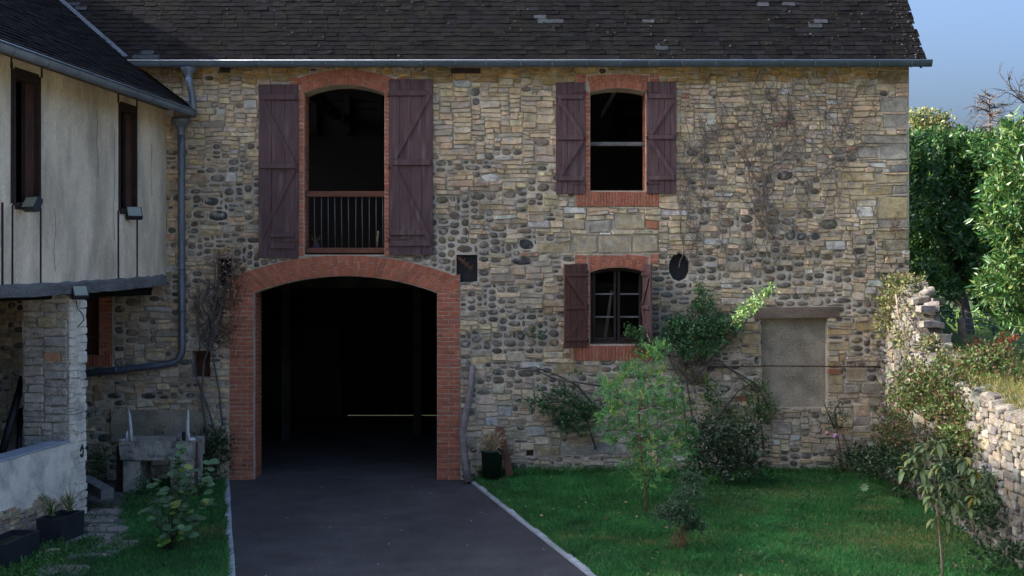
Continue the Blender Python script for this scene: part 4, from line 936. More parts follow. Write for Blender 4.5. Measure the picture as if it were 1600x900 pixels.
for k in range(7):
    a = random.uniform(0, 6.28); b.tube([(tx(276), yt + .1, tz(690) + .06), (tx(276) + .05 * math.cos(a), yt + .1, tz(690) + .2), (tx(276) + .09 * math.cos(a), yt + .1 + .03 * math.sin(a), tz(690) + random.uniform(.28, .4))], [.006, .005, .003], 4, (.25, .2, .2))
b.build('twigs', M['attr'], pt)
b = MB(); b.lathe((tx(284), yt + .15, tz(690)), [(.001, 0), (.035, 0), (.04, .14), (.035, .14)], 12, (.03, .03, .04)); tag(b.build('dark_jar', M['attr']), 'dark jar behind the small mauve pot on the trough', 'jar')
for px, lab in ((297, 'white lumpy shell at the right end of the trough rim'), (189, 'flat white dish at the left end of the trough rim')):
    b = MB(); V = []; c = Vector((tx(px), yt + .1, tz(690) + .03)); b.lathe((c.x, c.y, c.z - .03), [(.001, 0), (.06, .0), (.075, .02), (.05, .045 if px > 200 else .025), (.001, .05 if px > 200 else .02)], 9)
    b.v = [(x + random.uniform(-.01, .01), y, z + random.uniform(-.004, .01)) for x, y, z in b.v]; tag(b.build('shell' if px > 200 else 'dish', M['white']), lab, 'ornament')
# weathered beams on the ground
b = MB(); b.beam(at(126, 750, 20.6) + Vector((0, .1, -.02)), at(168, 772, 19.8), .2, .16); wb = b.build('timber_baulk', M['greywood']); tag(wb, 'grey weathered squared baulk lying slanted left of the trough', 'beam')
# planters
def planter(x0, x1, y0, y1, h, rot, label):
    c = Vector(((x0 + x1) / 2, (y0 + y1) / 2, .0)); t = thing('planter', label, 'planter', c, 'dark resin planters at the foot of the dwarf wall')
    a, b_ = (x1 - x0) / 2, (y1 - y0) / 2; rt = Matrix.Rotation(rot, 3, 'Z'); th = .025
    V = []; 
    for (aa, bb2, z) in ((a * .94, b_ * .96, 0), (a, b_, h), (a - th, b_ - th, h), (a - th, b_ - th, h - .07)):
        for sx, sy in ((-1, -1), (1, -1), (1, 1), (-1, 1)): V.append(c + rt @ Vector((aa * sx, bb2 * sy, z)))
    Fc = []
    for r0 in range(3):
        for k in range(4): Fc.append((r0 * 4 + k, r0 * 4 + (k + 1) % 4, (r0 + 1) * 4 + (k + 1) % 4, (r0 + 1) * 4 + k))
    b2 = MB(); b2.add(V, Fc); b2.build('box', M['planter'], t)
    b2 = MB(); b2.add(V[12:], [(0, 1, 2, 3)]); b2.build('potting_soil', M['soil'], t); return t, c
p1, pc1 = planter(-6.36, -6.0, -5.53, -4.86, .36, R(-8), 'rear dark planter with two spiky plants against the dwarf wall')
p2, pc2 = planter(-6.53, -6.15, -7.05, -6.15, .34, R(-6), 'front dark planter with bare soil, cut by the left edge of the picture')
# green pot and leaning log
gp0 = Vector((fx(769), -.42, .13))
b = MB(); b.lathe(tuple(gp0), [(.001, 0), (.165, 0), (.185, .42), (.20, .43), (.20, .47), (.18, .47), (.175, .42), (.001, .41)], 24); gpo = b.build('green_pot', M['potgreen']); tag(gpo, 'tall dark green pot with a dried plant right of the brick doorway', 'pot')
rr = random.Random(3); b = MB()
for k in range(130):
    a = rr.uniform(0, 6.28); r = rr.uniform(.02, .34); zt_ = rr.uniform(.55, .80) - r * .3; c = gp0 + Vector((.04 * math.cos(a), .04 * math.sin(a), .42))
    b.tube([c, gp0 + Vector((r * .6 * math.cos(a), r * .6 * math.sin(a), zt_)), gp0 + Vector((r * math.cos(a), r * math.sin(a) , zt_ + rr.uniform(-.08, .06)))], [.004, .006, .004], 3, jit(rr.choice([(.42, .29, .15), (.32, .21, .12), (.5, .38, .22)]), .2))
b.build('dried_plant', M['attr'], gpo)
b = MB(); b.tube([(fx(733), -.42, .03), (fx(729), -.38, .35), (fx(723), -.30, .85), (fx(728), -.24, 1.15), (fx(734), -.18, 1.5), (fx(739), -.12, 2.05)], [.075, .07, .065, .07, .06, .05], 9, (.22, .18, .16)); b.v = [(x + nse(x * 9, z * 4) * .02, y, z) for x, y, z in b.v]; tag(b.build('driftwood_log', M['bark']), 'crooked bare log leaning on the wall between brick pier and green pot', 'log')
b = MB(); b.beam((fx(797), -.30, .12), (fx(781), -.08, .95), .12, .03, (0, 1, 0)); tag(b.build('rusty_board', M['redwood']), 'reddish board leaning on the wall behind the green pot', 'board')
b = MB(); b.lathe((fx(490), .3, fz(396)), [(.001, 0), (.07, 0), (.085, .05), (.05, .18), (.035, .2), (.03, .2)], 14, (.06, .055, .06)); lv = b.build('small_vase', M['attr']); tag(lv, 'small dark vase of dry stalks behind the loft railing', 'vase')
b = MB()
for k in range(12):
    a = rr.uniform(0, 6.28); b.tube([(fx(490), .3, fz(396) + .18), (fx(490) + .1 * math.cos(a), .3 + .05 * math.sin(a), fz(396) + rr.uniform(.26, .34))], .004, 3, (.2, .12, .08))
b.build('dry_stalks', M['attr'], lv)
b = MB(); b.tube([(fx(585), .3, fz(396)), (fx(588.5), .28, fz(360))], .02, 7, (.25, .2, .12)); tag(b.build('wood_stake', M['attr']), 'short pale stake standing behind the right end of the loft railing', 'stake')
b = MB()
for (px, py, Z) in ((82, 873, 16.5),):
    c = at(px, py, Z); b.lathe((c.x, c.y, .0), [(.12, -.02), (.13, .04), (.09, .10), (.001, .12)], 9, (.30, .27, .2)); b.v = [(x * 1 + nse(x * 9, y * 9) * .03, y, z) for x, y, z in b.v]
tag(b.build('boulder', M['stone']), 'round pale stone among the weeds in front of the rear planter', 'stone')
# ---------------------------------------------------------------- vegetation
def nrm(a): return a / np.maximum(1e-6, np.linalg.norm(a, axis=1, keepdims=True))
def leaves(P, Dr, L, Wd, C, fold=.25, rs=RS, droop=0.0):
    """P base points, Dr directions, L lengths, Wd widths -> folded four-sided leaves"""
    n = len(P); up = rs.normal(size=(n, 3)); S_ = nrm(np.cross(Dr, up)); Nn = np.cross(S_, Dr)
    L = L[:, None]; Wd = Wd[:, None]
    mid = P + Dr * L * .45; tip = P + Dr * L; tip[:, 2] -= droop * L[:, 0]
    V = np.stack([P, mid + S_ * Wd / 2 + Nn * Wd * fold, tip, mid - S_ * Wd / 2 + Nn * Wd * fold], 1).reshape(-1, 3)
    i = np.arange(n)[:, None] * 4; Fc = np.concatenate([i + [0, 1, 2], i + [0, 2, 3]], 1).reshape(-1, 3)
    return V, Fc, np.repeat(C, 4, 0)
def colors(n, pal, rs=RS, var=.25):
    c = np.array(pal)[rs.randint(0, len(pal), n)]; return np.clip(c * (1 + rs.uniform(-var, var, (n, 1))) * (1 + rs.uniform(-.08, .08, (n, 3))), .003, .9)
def shoots(rs, ells, nsh, per, shlen, up=.4, shell=(.55, 1.05)):
    """shoots spread through ellipsoids -> leaf base points and directions"""
    w_ = np.array([e[3] * e[4] * e[5] for e in ells]) ** .67; w_ /= w_.sum(); k = rs.choice(len(ells), nsh, p=w_); E = np.array([e[:6] for e in ells])[k]
    d = nrm(rs.normal(size=(nsh, 3))); d[:, 2] = np.where(d[:, 2] < -.5, -d[:, 2], d[:, 2]); rad = rs.uniform(shell[0], shell[1], (nsh, 1))
    c = E[:, :3] + d * E[:, 3:6] * rad; ax = nrm(d + [0, 0, up] + rs.normal(size=(nsh, 3)) * .3)
    t = rs.uniform(0, 1, (nsh, per)); base = c[:, None, :] + ax[:, None, :] * (t[:, :, None] * shlen)
    side = nrm(rs.normal(size=(nsh * per, 3))).reshape(nsh, per, 3); dr = ax[:, None, :] * (.35 + .6 * t[:, :, None]) + side
    return base.reshape(-1, 3), nrm(dr.reshape(-1, 3)), c
def crown(name, m, parent, ells, nsh, per, shlen, L, Wd, pal, seed, up=.4, shell=(.5, 1.05), var=.3, fold=.25, droop=0.0, cut=None):
    rs = np.random.RandomState(seed); P, Dr, c = shoots(rs, ells, nsh, per, shlen, up, shell)
    if cut is not None: k = cut(P); P = P[k]; Dr = Dr[k]
    n = len(P); V, Fc, C = leaves(P, Dr, rs.uniform(L * .65, L * 1.2, n), rs.uniform(Wd * .7, Wd * 1.2, n), colors(n, pal, rs, var), fold, rs, droop)
    return np_mesh(name, m, V, Fc, C, parent), c
def limb(b, p0, p1, r0, r1, rs, wob=.08, n=6, col=(.12, .09, .065), sides=6):
    p0 = Vector(p0); p1 = Vector(p1); L = (p1 - p0).length; pts = []; rd = []
    for i in range(n + 1):
        t = i / n; p = p0.lerp(p1, t)
        if 0 < i < n: p += Vector([rs.uniform(-1, 1) * wob * L * .5 for _ in range(3)])
        pts.append(p); rd.append(r0 + (r1 - r0) * t)
    b.tube(pts, rd, sides, col); return pts
GRN = [(.045, .10, .022), (.06, .13, .03), (.035, .08, .02), (.08, .15, .035)]
DGR = [(.02, .05, .018), (.03, .065, .022), (.025, .06, .025), (.045, .08, .03)]
LAU = [(.03, .085, .02), (.042, .11, .026), (.024, .068, .018), (.06, .13, .03), (.10, .15, .04)]

def tree(name, label, cat, base, ells, nsh, per, shlen, L, Wd, pal, seed, m=None, trunk_r=.12, group=None, limbs=12, var=.3, barkc=(.12, .09, .065), kw={}, trunk=True):
    base = Vector(base); t = thing(name, label, cat, base, group)
    cr, cs_ = crown('crown' if trunk_r > .04 else 'foliage', m or M['leaf'], t, ells, nsh, per, shlen, L, Wd, pal, seed, var=var, **kw)
    if trunk:
        rs = random.Random(seed); b = MB(); e = ells[0]; top = Vector(e[:3])
        limb(b, base, top, trunk_r, trunk_r * .45, rs, .05, 8, barkc, 8)
        for k in range(limbs):
            q = Vector(cs_[rs.randrange(len(cs_))]); s_ = base.lerp(top, rs.uniform(.35, .95)); limb(b, s_, q, trunk_r * rs.uniform(.22, .42), trunk_r * .06 + .003, rs, .16, 5, barkc, 5)
        b.build('trunk' if trunk_r > .04 else 'stem', M['bark'], t)
    return t
# laurels beyond the garden wall
gl = 'cherry laurel trees beyond the garden wall'
def E(px, py, Z, rx, ry, rz): c = at(px, py, Z); return (c.x, c.y, c.z, rx, ry, rz)
tree('laurel_tree', 'dense sunlit cherry laurel closest to the barn gable, behind the wire fence', 'tree', (12.2, 11.4, TZ),
     [E(1478, 320, 36.2, 1.25, 1.3, 1.5), E(1450, 285, 36.2, .9, 1.2, 1.0), E(1520, 285, 36.4, 1.0, 1.2, .95), E(1440, 390, 35.3, .8, 1.2, 1.3), E(1490, 400, 34.5, 1.2, 1.2, 1.0), E(1446, 455, 34, .7, 1.0, .5), E(1490, 238, 36.4, .6, .7, .33), E(1452, 235, 36.2, .45, .6, .3), E(1446, 505, 34, .45, .8, .4), E(1525, 250, 36.4, .4, .6, .3), E(1400, 340, 34.5, 1.0, 1.3, 2.2), E(1510, 430, 35.5, 1.0, .8, .5)],
     3000, 12, .42, .19, .075, LAU, 11, M['laurel'], .16, gl)
tree('laurel_tree', 'tall laurel at the right edge with yellowish sunlit top leaves', 'tree', (8.6, -2.4, TZ),
     [E(1603, 290, 20.3, .42, .7, .6), E(1592, 350, 20.1, .46, .7, .42), E(1606, 400, 20.1, .36, .7, .4), E(1578, 310, 20.4, .22, .4, .2), E(1600, 455, 20.2, .5, .7, .4), E(1570, 445, 20.3, .2, .4, .2), E(1600, 235, 20.6, .3, .5, .3), E(1600, 510, 20.3, .28, .4, .22), E(1680, 340, 20.3, .9, .9, 1.5)],
     1600, 12, .32, .165, .046, LAU + [(.13, .17, .05)], 12, M['laurel'], .12, gl)
tree('laurel_tree', 'shadowy laurel filling the gap between the two brighter laurels', 'tree', (14.0, 11.9, TZ),
     [E(1560, 345, 36.2, 1.3, 1.2, 1.7), E(1590, 290, 36.2, 1.0, 1.2, 1.1), E(1620, 380, 35, 1.5, 1.3, 2.0), E(1545, 430, 35, 1.1, 1.0, .75), E(1590, 470, 35.4, 1.2, 1.0, .5), E(1545, 245, 35, .5, .6, .3), E(1575, 510, 35.5, .6, .8, .4), E(1555, 300, 36, .8, .9, .9)],
     3000, 12, .42, .19, .075, LAU, 13, M['laurel'], .14, gl)
tree('round_tree', 'pale yellow-green distant tree just right of the barn corner', 'tree', (22.5, 42, TZ),
     [E(1443, 215, 66, 1.1, 1.2, 1.0), E(1462, 200, 66, .7, .8, .6), E(1436, 190, 66, .5, .8, .4), E(1475, 222, 66, 1.0, 1, .7)], 420, 8, .5, .18, .12, [(.20, .20, .08), (.14, .17, .07), (.10, .14, .07), (.22, .18, .07)], 14, None, .2, kw=dict(shell=(.2, 1.1)))
def bare(b, p, d, L, r, dep, rs, col, drp=0.0):
    pts = [Vector(p)]; d = Vector(d).normalized(); n = 5
    for i in range(n):
        d = (d + Vector([rs.uniform(-.22, .22) for _ in range(3)]) + Vector((0, 0, -drp))).normalized(); pts.append(pts[-1] + d * L / n)
    b.tube(pts, [r + (r * .35 - r) * i / n for i in range(n + 1)], 5 if dep > 1 else 3, col)
    if dep > 0:
        for k in range(rs.randint(4, 6)):
            q = rs.randint(1, n); a = pts[q]; nd = d + Vector([rs.uniform(-1, 1) for _ in range(3)]) * .95; bare(b, a, nd, L * rs.uniform(.4, .65), r * .5, dep - 1, rs, col, drp)
t = thing('dead_conifer', 'dead grey-brown conifer skeleton above the laurels against the sky', 'tree', (21.5, 34, TZ)); rs = random.Random(5); b = MB()
c0 = at(1547, 260, 57); c1 = at(1545, 147, 57); b.tube([(c0.x, c0.y, TZ), c0, c1], [.2, .13, .03], 7, (.13, .10, .09)); b.build('trunk', M['bark'], t); b = MB()
for k in range(110):
    z = rs.uniform(0, 1); p = c0.lerp(c1, z); a = rs.uniform(0, 6.28); L = (.5 + 1.7 * (1 - z)) * rs.uniform(.6, 1.1); bare(b, p, (math.cos(a), math.sin(a), -.05 + .4 * z), L, .032, 1, rs, (.12, .10, .09), .04)
b.build('branches', M['bark'], t)
t = thing('bare_tree', 'leafless crooked tree reaching in from the right edge against the sky', 'tree', (19.5, 20, TZ)); rs = random.Random(21); b = MB()
r0 = at(1640, 185, 44); b.tube([(r0.x + .4, r0.y, TZ), (r0.x + .3, r0.y, 6), r0], [.22, .16, .11], 8, (.05, .042, .04)); b.build('trunk', M['bark'], t); b = MB()
for (tx_, ty_, L) in ((1556, 143, 1.6), (1590, 115, 1.5), (1565, 120, 1.9), (1590, 165, 1.1), (1600, 100, 1.6), (1660, 90, 2)):
    q = at(tx_, ty_, 44); d = (q - r0); bare(b, r0, d, d.length * .72, .06, 2, rs, (.045, .038, .036))
b.build('branches', M['bark'], t)

# bare webs of creeper stems on the barn front
def creeper(name, label, starts, nseg, rs, col, rad, spread, up=.8, y0=-.05, group=None, n3=3, lim=(-99, 99)):
    b = MB()
    for (x, z, L) in starts:
        a = rs.uniform(-spread, spread); p = Vector((x, y0, z)); pts = [p.copy()]; rr_ = []
        for i in range(nseg):
            a += rs.uniform(-.45, .45); a *= .9; d = Vector((math.sin(a), 0, math.cos(a) * up)); p = p + d * L / nseg; p.y = y0 - rs.uniform(0, .012); 
            if p.z > 7.2: p.z = 7.2
            p.x = max(lim[0], min(lim[1], p.x))
            pts.append(p.copy())
        b.tube(pts, [rad * (1 - .7 * i / nseg) for i in range(nseg + 1)], n3, jit(col, .2))
        for k in range(3):
            q = rs.randrange(2, nseg); p = pts[q].copy(); a2 = a + rs.choice([-1, 1]) * rs.uniform(.5, 1.3); pp = [p.copy()]
            for i in range(6):
                a2 += rs.uniform(-.4, .4); p = p + Vector((math.sin(a2), 0, math.cos(a2))) * L * .05; p.y = y0 - rs.uniform(0, .01); p.z = min(7.2, p.z); p.x = max(lim[0], min(lim[1], p.x)); pp.append(p.copy())
            b.tube(pp, [rad * .5, rad * .45, rad * .4, rad * .35, rad * .3, rad * .3, rad * .2], 3, jit(col, .2))
    o = b.build(name, M['bark']); tag(o, label, 'creeper', group); return o
rs = random.Random(9); VC = (.13, .105, .09)
st = [(fx(rs.uniform(1075, 1340)), fz(rs.uniform(200, 430)), rs.uniform(.9, 2.4)) for _ in range(80)] + [(fx(rs.gauss(1195, 18)), fz(rs.uniform(230, 430)), rs.uniform(1.5, 3)) for _ in range(26)] + [(fx(rs.gauss(1070, 10)), fz(rs.uniform(250, 430)), rs.uniform(1.2, 2.6)) for _ in range(14)]
creeper('bare_creeper', 'web of leafless creeper stems on the upper barn wall right of the shutters', st, 14, rs, VC, .0075, .5, lim=(fx(1062), fx(1420)))
st = [(fx(rs.uniform(695, 770)), fz(rs.uniform(330, 400)), rs.uniform(.9, 1.6)) for _ in range(7)]
creeper('bare_creeper', 'thin sparse creeper stems between the big loft shutter and the smaller upper window', st, 12, rs, VC, .005, .35, lim=(fx(684), fx(862)))
st = [(fx(rs.gauss(335, 14)), fz(rs.uniform(470, 560)), rs.uniform(.5, 1.3)) for _ in range(34)] + [(fx(rs.gauss(350, 6)), fz(rs.uniform(430, 500)), rs.uniform(.3, .7)) for _ in range(14)]
creeper('bare_creeper', 'tangled leafless creeper with withered leaves between downpipe and brick pier', st, 12, rs, (.11, .085, .075), .009, 1.3, .9, -.09)
b = MB()
for pts in (((310, 745), (338, 700), (352, 660), (345, 610), (338, 560), (335, 500), (345, 450)), ((325, 735), (328, 680), (318, 620), (322, 560), (340, 520), (350, 470)), ((305, 740), (345, 690), (330, 640), (312, 600), (300, 560))):
    b.tube([(fx(x) + rs.uniform(-.02, .02), -.16 + rs.uniform(-.05, .03), fz(y)) for x, y in pts], [.024, .022, .02, .018, .016, .013, .01][:len(pts)], 6, (.12, .09, .085))
o = b.build('creeper_trunk', M['bark']); tag(o, 'twisted bare creeper trunks rising between the trough and the brick pier', 'creeper')
rs2 = np.random.RandomState(4)
def scatter_leaves(name, label, cat, pxs, sg, n, L, Wd, pal, y, group=None, parent=None, seed=0, m=None, sy=.08):
    r = np.random.RandomState(seed + 50); k = r.randint(0, len(pxs), n); c = np.array(pxs)[k]; P = np.stack([(c[:, 0] + r.normal(size=n) * sg[0] - 800) / 88, y + r.normal(size=n) * sy, (750 - c[:, 1] - r.normal(size=n) * sg[1]) / 88], 1)
    P[:, 1] = np.minimum(P[:, 1], -.05); Dr = nrm(r.normal(size=(n, 3)) + [0, -.5, -.2])
    V, Fc, C = leaves(P, Dr, r.uniform(L * .6, L * 1.2, n), r.uniform(Wd * .6, Wd * 1.2, n), colors(n, pal, r, .3), .2, r)
    o = np_mesh(name, m or M['leaf'], V, Fc, C, parent)
    if label: tag(o, label, cat, group)
    return o
DRY = [(.22, .10, .05), (.30, .20, .12), (.35, .26, .18), (.16, .08, .045), (.12, .07, .04)]
cl = [(365, 405), (370, 415), (368, 430), (345, 406), (365, 445), (350, 455), (352, 480), (358, 500), (360, 520), (362, 540), (366, 470), (345, 500), (350, 530)]
scatter_leaves('withered_leaves', 'withered curled brown leaves clinging around the small square hole above the brick pier', 'leaves', cl, (8, 13), 900, .05, .034, DRY, -.1, seed=1)
scatter_leaves('ivy', 'dark ivy at the foot of the brick pier right of the trough', 'ivy', [(345, 690), (335, 700), (350, 680), (340, 720), (325, 690), (352, 700), (315, 735), (335, 735)], (12, 14), 1100, .055, .045, DGR, -.22, seed=2, sy=.12)
scatter_leaves('ivy', 'small green weed growing left of the trough by the post', 'plant', [(165, 715), (160, 725), (172, 705), (155, 735), (165, 745)], (9, 10), 420, .06, .03, GRN, -.25, seed=3, sy=.12)
scatter_leaves('ivy', 'tiny green tufts growing on the back slab of the trough', 'plant', [(230, 682), (255, 675), (257, 665)], (5, 3), 60, .045, .03, GRN, -.2, seed=4, sy=.05)

# climbers on the barn front
def climber(label, stems, blobs, n, L, Wd, pal, seed, y=-.15, name='climbing_shrub', sy=.12, m=None, group=None, col=(.11, .085, .065)):
    x0 = fx(stems[0][0][0]); t = thing(name, label, 'shrub', (x0, y, .1), group); rs = random.Random(seed); b = MB()
    for s_ in stems:
        b.tube([(fx(x), y - rs.uniform(-.04, .06), fz(q)) for x, q in s_], [(.02 if n > 200 else .005) * (1 - .6 * i / len(s_)) for i in range(len(s_))], 5, col)
    b.build('stem', M['bark'], t)
    r = np.random.RandomState(seed); w_ = np.array([q[2] * q[3] for q in blobs], float); w_ /= w_.sum(); k = r.choice(len(blobs), n, p=w_); B = np.array(blobs)[k]
    # sprigs: leaves in small groups along short twigs
    ns = max(1, n // 9); ang = r.uniform(0, 6.283, ns); rad = np.sqrt(r.uniform(0, 1, ns)); kb = r.choice(len(blobs), ns, p=w_); Bs = np.array(blobs)[kb]
    cx = Bs[:, 0] + np.cos(ang) * rad * Bs[:, 2]; cy = Bs[:, 1] + np.sin(ang) * rad * Bs[:, 3]; cyy = y - np.abs(r.normal(size=ns)) * sy
    sd = nrm(r.normal(size=(ns, 3)) + [0, -.3, .4]); i = np.repeat(np.arange(ns), 9); tt = r.uniform(-.1, .16, len(i))
    P = np.stack([(cx[i] - 800) / 88, cyy[i], (750 - cy[i]) / 88], 1) + sd[i] * tt[:, None]; P[:, 1] = np.minimum(P[:, 1], -.06)
    Dr = nrm(r.normal(size=(len(i), 3)) + sd[i] * .6 + [0, -.2, 0]); V, Fc, C = leaves(P, Dr, r.uniform(L * .6, L * 1.2, len(i)), r.uniform(Wd * .6, Wd * 1.2, len(i)), colors(len(i), pal, r, .3), .2, r)
    np_mesh('foliage', m or M['leaf'], V, Fc, C, t); return t
climber('tall leafy shrub climbing the wall beside the small lower window with a sunlit sprig', [((1085, 735), (1080, 650), (1072, 600), (1065, 560), (1075, 520), (1090, 480), (1090, 445)), ((1075, 720), (1068, 640), (1060, 590), (1040, 550), (1010, 530), (985, 520)), ((1078, 600), (1110, 560), (1140, 530), (1165, 500))],
        [(1095, 478, 20, 14), (1085, 505, 48, 16), (1060, 520, 28, 20), (1115, 520, 32, 18), (1085, 545, 32, 14), (1090, 460, 8, 20), (1140, 505, 22, 14), (1005, 530, 16, 12), (985, 518, 12, 5), (1010, 545, 18, 8)], 4200, .062, .04, [(.05, .12, .045), (.07, .15, .05), (.085, .165, .07), (.04, .095, .04)], 31)
# the sunlit sprig stands out from the wall
t = thing('rose_branch', 'long sunlit sprig arching out from the climbing shrub beside the doorway lintel', 'branch', at(1140, 520, 22.1)); b = MB(); pa = [at(1128, 530, 22.4), at(1148, 500, 21.9), at(1165, 485, 21.5), at(1185, 468, 21.1), at(1205, 449, 20.8)]; b.tube(pa, [.012, .01, .008, .006, .003], 5, (.1, .09, .05)); b.build('stem', M['bark'], t)
r = np.random.RandomState(8); n = 420; tt = r.uniform(.25, 1, n) * 3.99; A = np.array([tuple(p) for p in pa]); ii = tt.astype(int); P = A[ii] + (A[ii + 1] - A[ii]) * (tt - ii)[:, None] + r.normal(size=(n, 3)) * [.05, .05, .06]
V, Fc, C = leaves(P, nrm(r.normal(size=(n, 3))), r.uniform(.05, .1, n), r.uniform(.03, .05, n), colors(n, [(.16, .26, .09), (.2, .28, .12), (.12, .22, .08)], r), .2, r); np_mesh('foliage', M['leaf'], V, Fc, C, t)
climber('low leafy climber on the wall right of the green pot with arching bare stems', [((935, 640), (900, 600), (870, 585), (835, 572), (805, 576)), ((930, 700), (915, 650), (890, 625), (850, 628), (820, 622)), ((940, 602), (900, 596), (868, 592), (842, 580), (815, 578))],
        [(880, 632, 42, 14), (895, 650, 30, 14), (835, 625, 22, 6), (870, 610, 25, 7), (900, 665, 14, 10), (925, 640, 22, 12), (832, 514, 8, 8), (845, 525, 10, 5), (880, 660, 10, 12), (905, 580, 12, 4)], 1900, .06, .04, [(.03, .08, .025), (.045, .10, .03), (.05, .11, .045)], 32)
climber('thin climber with yellowish leaves left of the blocked doorway', [((1100, 720), (1120, 650), (1150, 610), (1185, 590)), ((1190, 700), (1185, 650), (1180, 610), (1120, 560)), ((1085, 560), (1130, 570), (1180, 600), (1200, 640))],
        [(1180, 610, 22, 22), (1165, 640, 30, 18), (1120, 655, 34, 22), (1110, 620, 20, 14), (1195, 640, 14, 20), (1105, 595, 18, 10), (1150, 670, 30, 14)], 1900, .055, .035, [(.035, .085, .025), (.05, .11, .03), (.10, .15, .04), (.04, .08, .03)], 33)
b = MB()
for k in range(60):
    p = Vector((fx(rs.uniform(1050, 1110)), -.12, fz(rs.uniform(540, 600)))); a = rs.uniform(-1.4, 1.4); pts = [p.copy()]
    for i in range(6): a += rs.uniform(-.5, .5); p = p + Vector((math.sin(a), rs.uniform(-.04, .04), math.cos(a))) * .07; p.y = min(p.y, -.06); pts.append(p.copy())
    b.tube(pts, .005, 3, (.10, .075, .06))
o = b.build('twig_tangle', M['bark']); tag(o, 'brown tangle of dead twigs under the climbing shrub', 'twigs')
climber('small grey-leaved plant at the threshold of the blocked doorway', [((1305, 668), (1300, 640), (1310, 625)), ((1300, 668), (1290, 645), (1285, 630))], [(1300, 640, 16, 14), (1315, 655, 12, 10), (1285, 660, 14, 9)], 500, .05, .02, [(.07, .10, .06), (.05, .08, .05)], 34)
climber('tall thin pink-flowering stem near the garden wall corner', [((1312, 740), (1308, 700), (1305, 678)), ((1318, 740), (1322, 700), (1312, 676))], [(1320, 720, 26, 22), (1345, 715, 22, 18), (1370, 720, 20, 20)], 700, .05, .025, [(.03, .07, .025), (.045, .08, .03), (.10, .05, .03)], 35)
climber('creeper with reddish leaves over the upper corner where barn and garden wall meet', [((1375, 420), (1395, 370), (1400, 345)), ((1390, 420), (1380, 380), (1375, 342))], [(1390, 345, 16, 5), (1400, 360, 8, 14)], 150, .035, .022, [(.22, .10, .05), (.16, .08, .04)], 36, y=-.06, sy=.02)
b = MB(); c = at(1306, 681, 22.2); b.add([c + Vector((.05 * math.cos(a), .0 + .01 * (i % 2), .05 * math.sin(a))) for i, a in enumerate(np.linspace(0, 5.5, 9))] + [c - Vector((0, .03, 0))], [(i, (i + 1) % 9, 9) for i in range(9)], (.45, .22, .34)); b.add([c + Vector((-.14 + .05 * math.cos(a), .02 + .01 * (i % 2), .04 + .04 * math.sin(a))) for i, a in enumerate(np.linspace(0, 5.5, 9))] + [c - Vector((.14, .01, -.04))], [(i, (i + 1) % 9, 9) for i in range(9)], (.42, .2, .2))
tag(b.build('pink_blossom', M['attr']), 'pair of pink blossoms against the barn wall near the lawn corner', 'flower')

# shrubs on the lawn
def on(px, Z, z=.1): return Vector(((px - 800) / F * Z, Z - D, z))
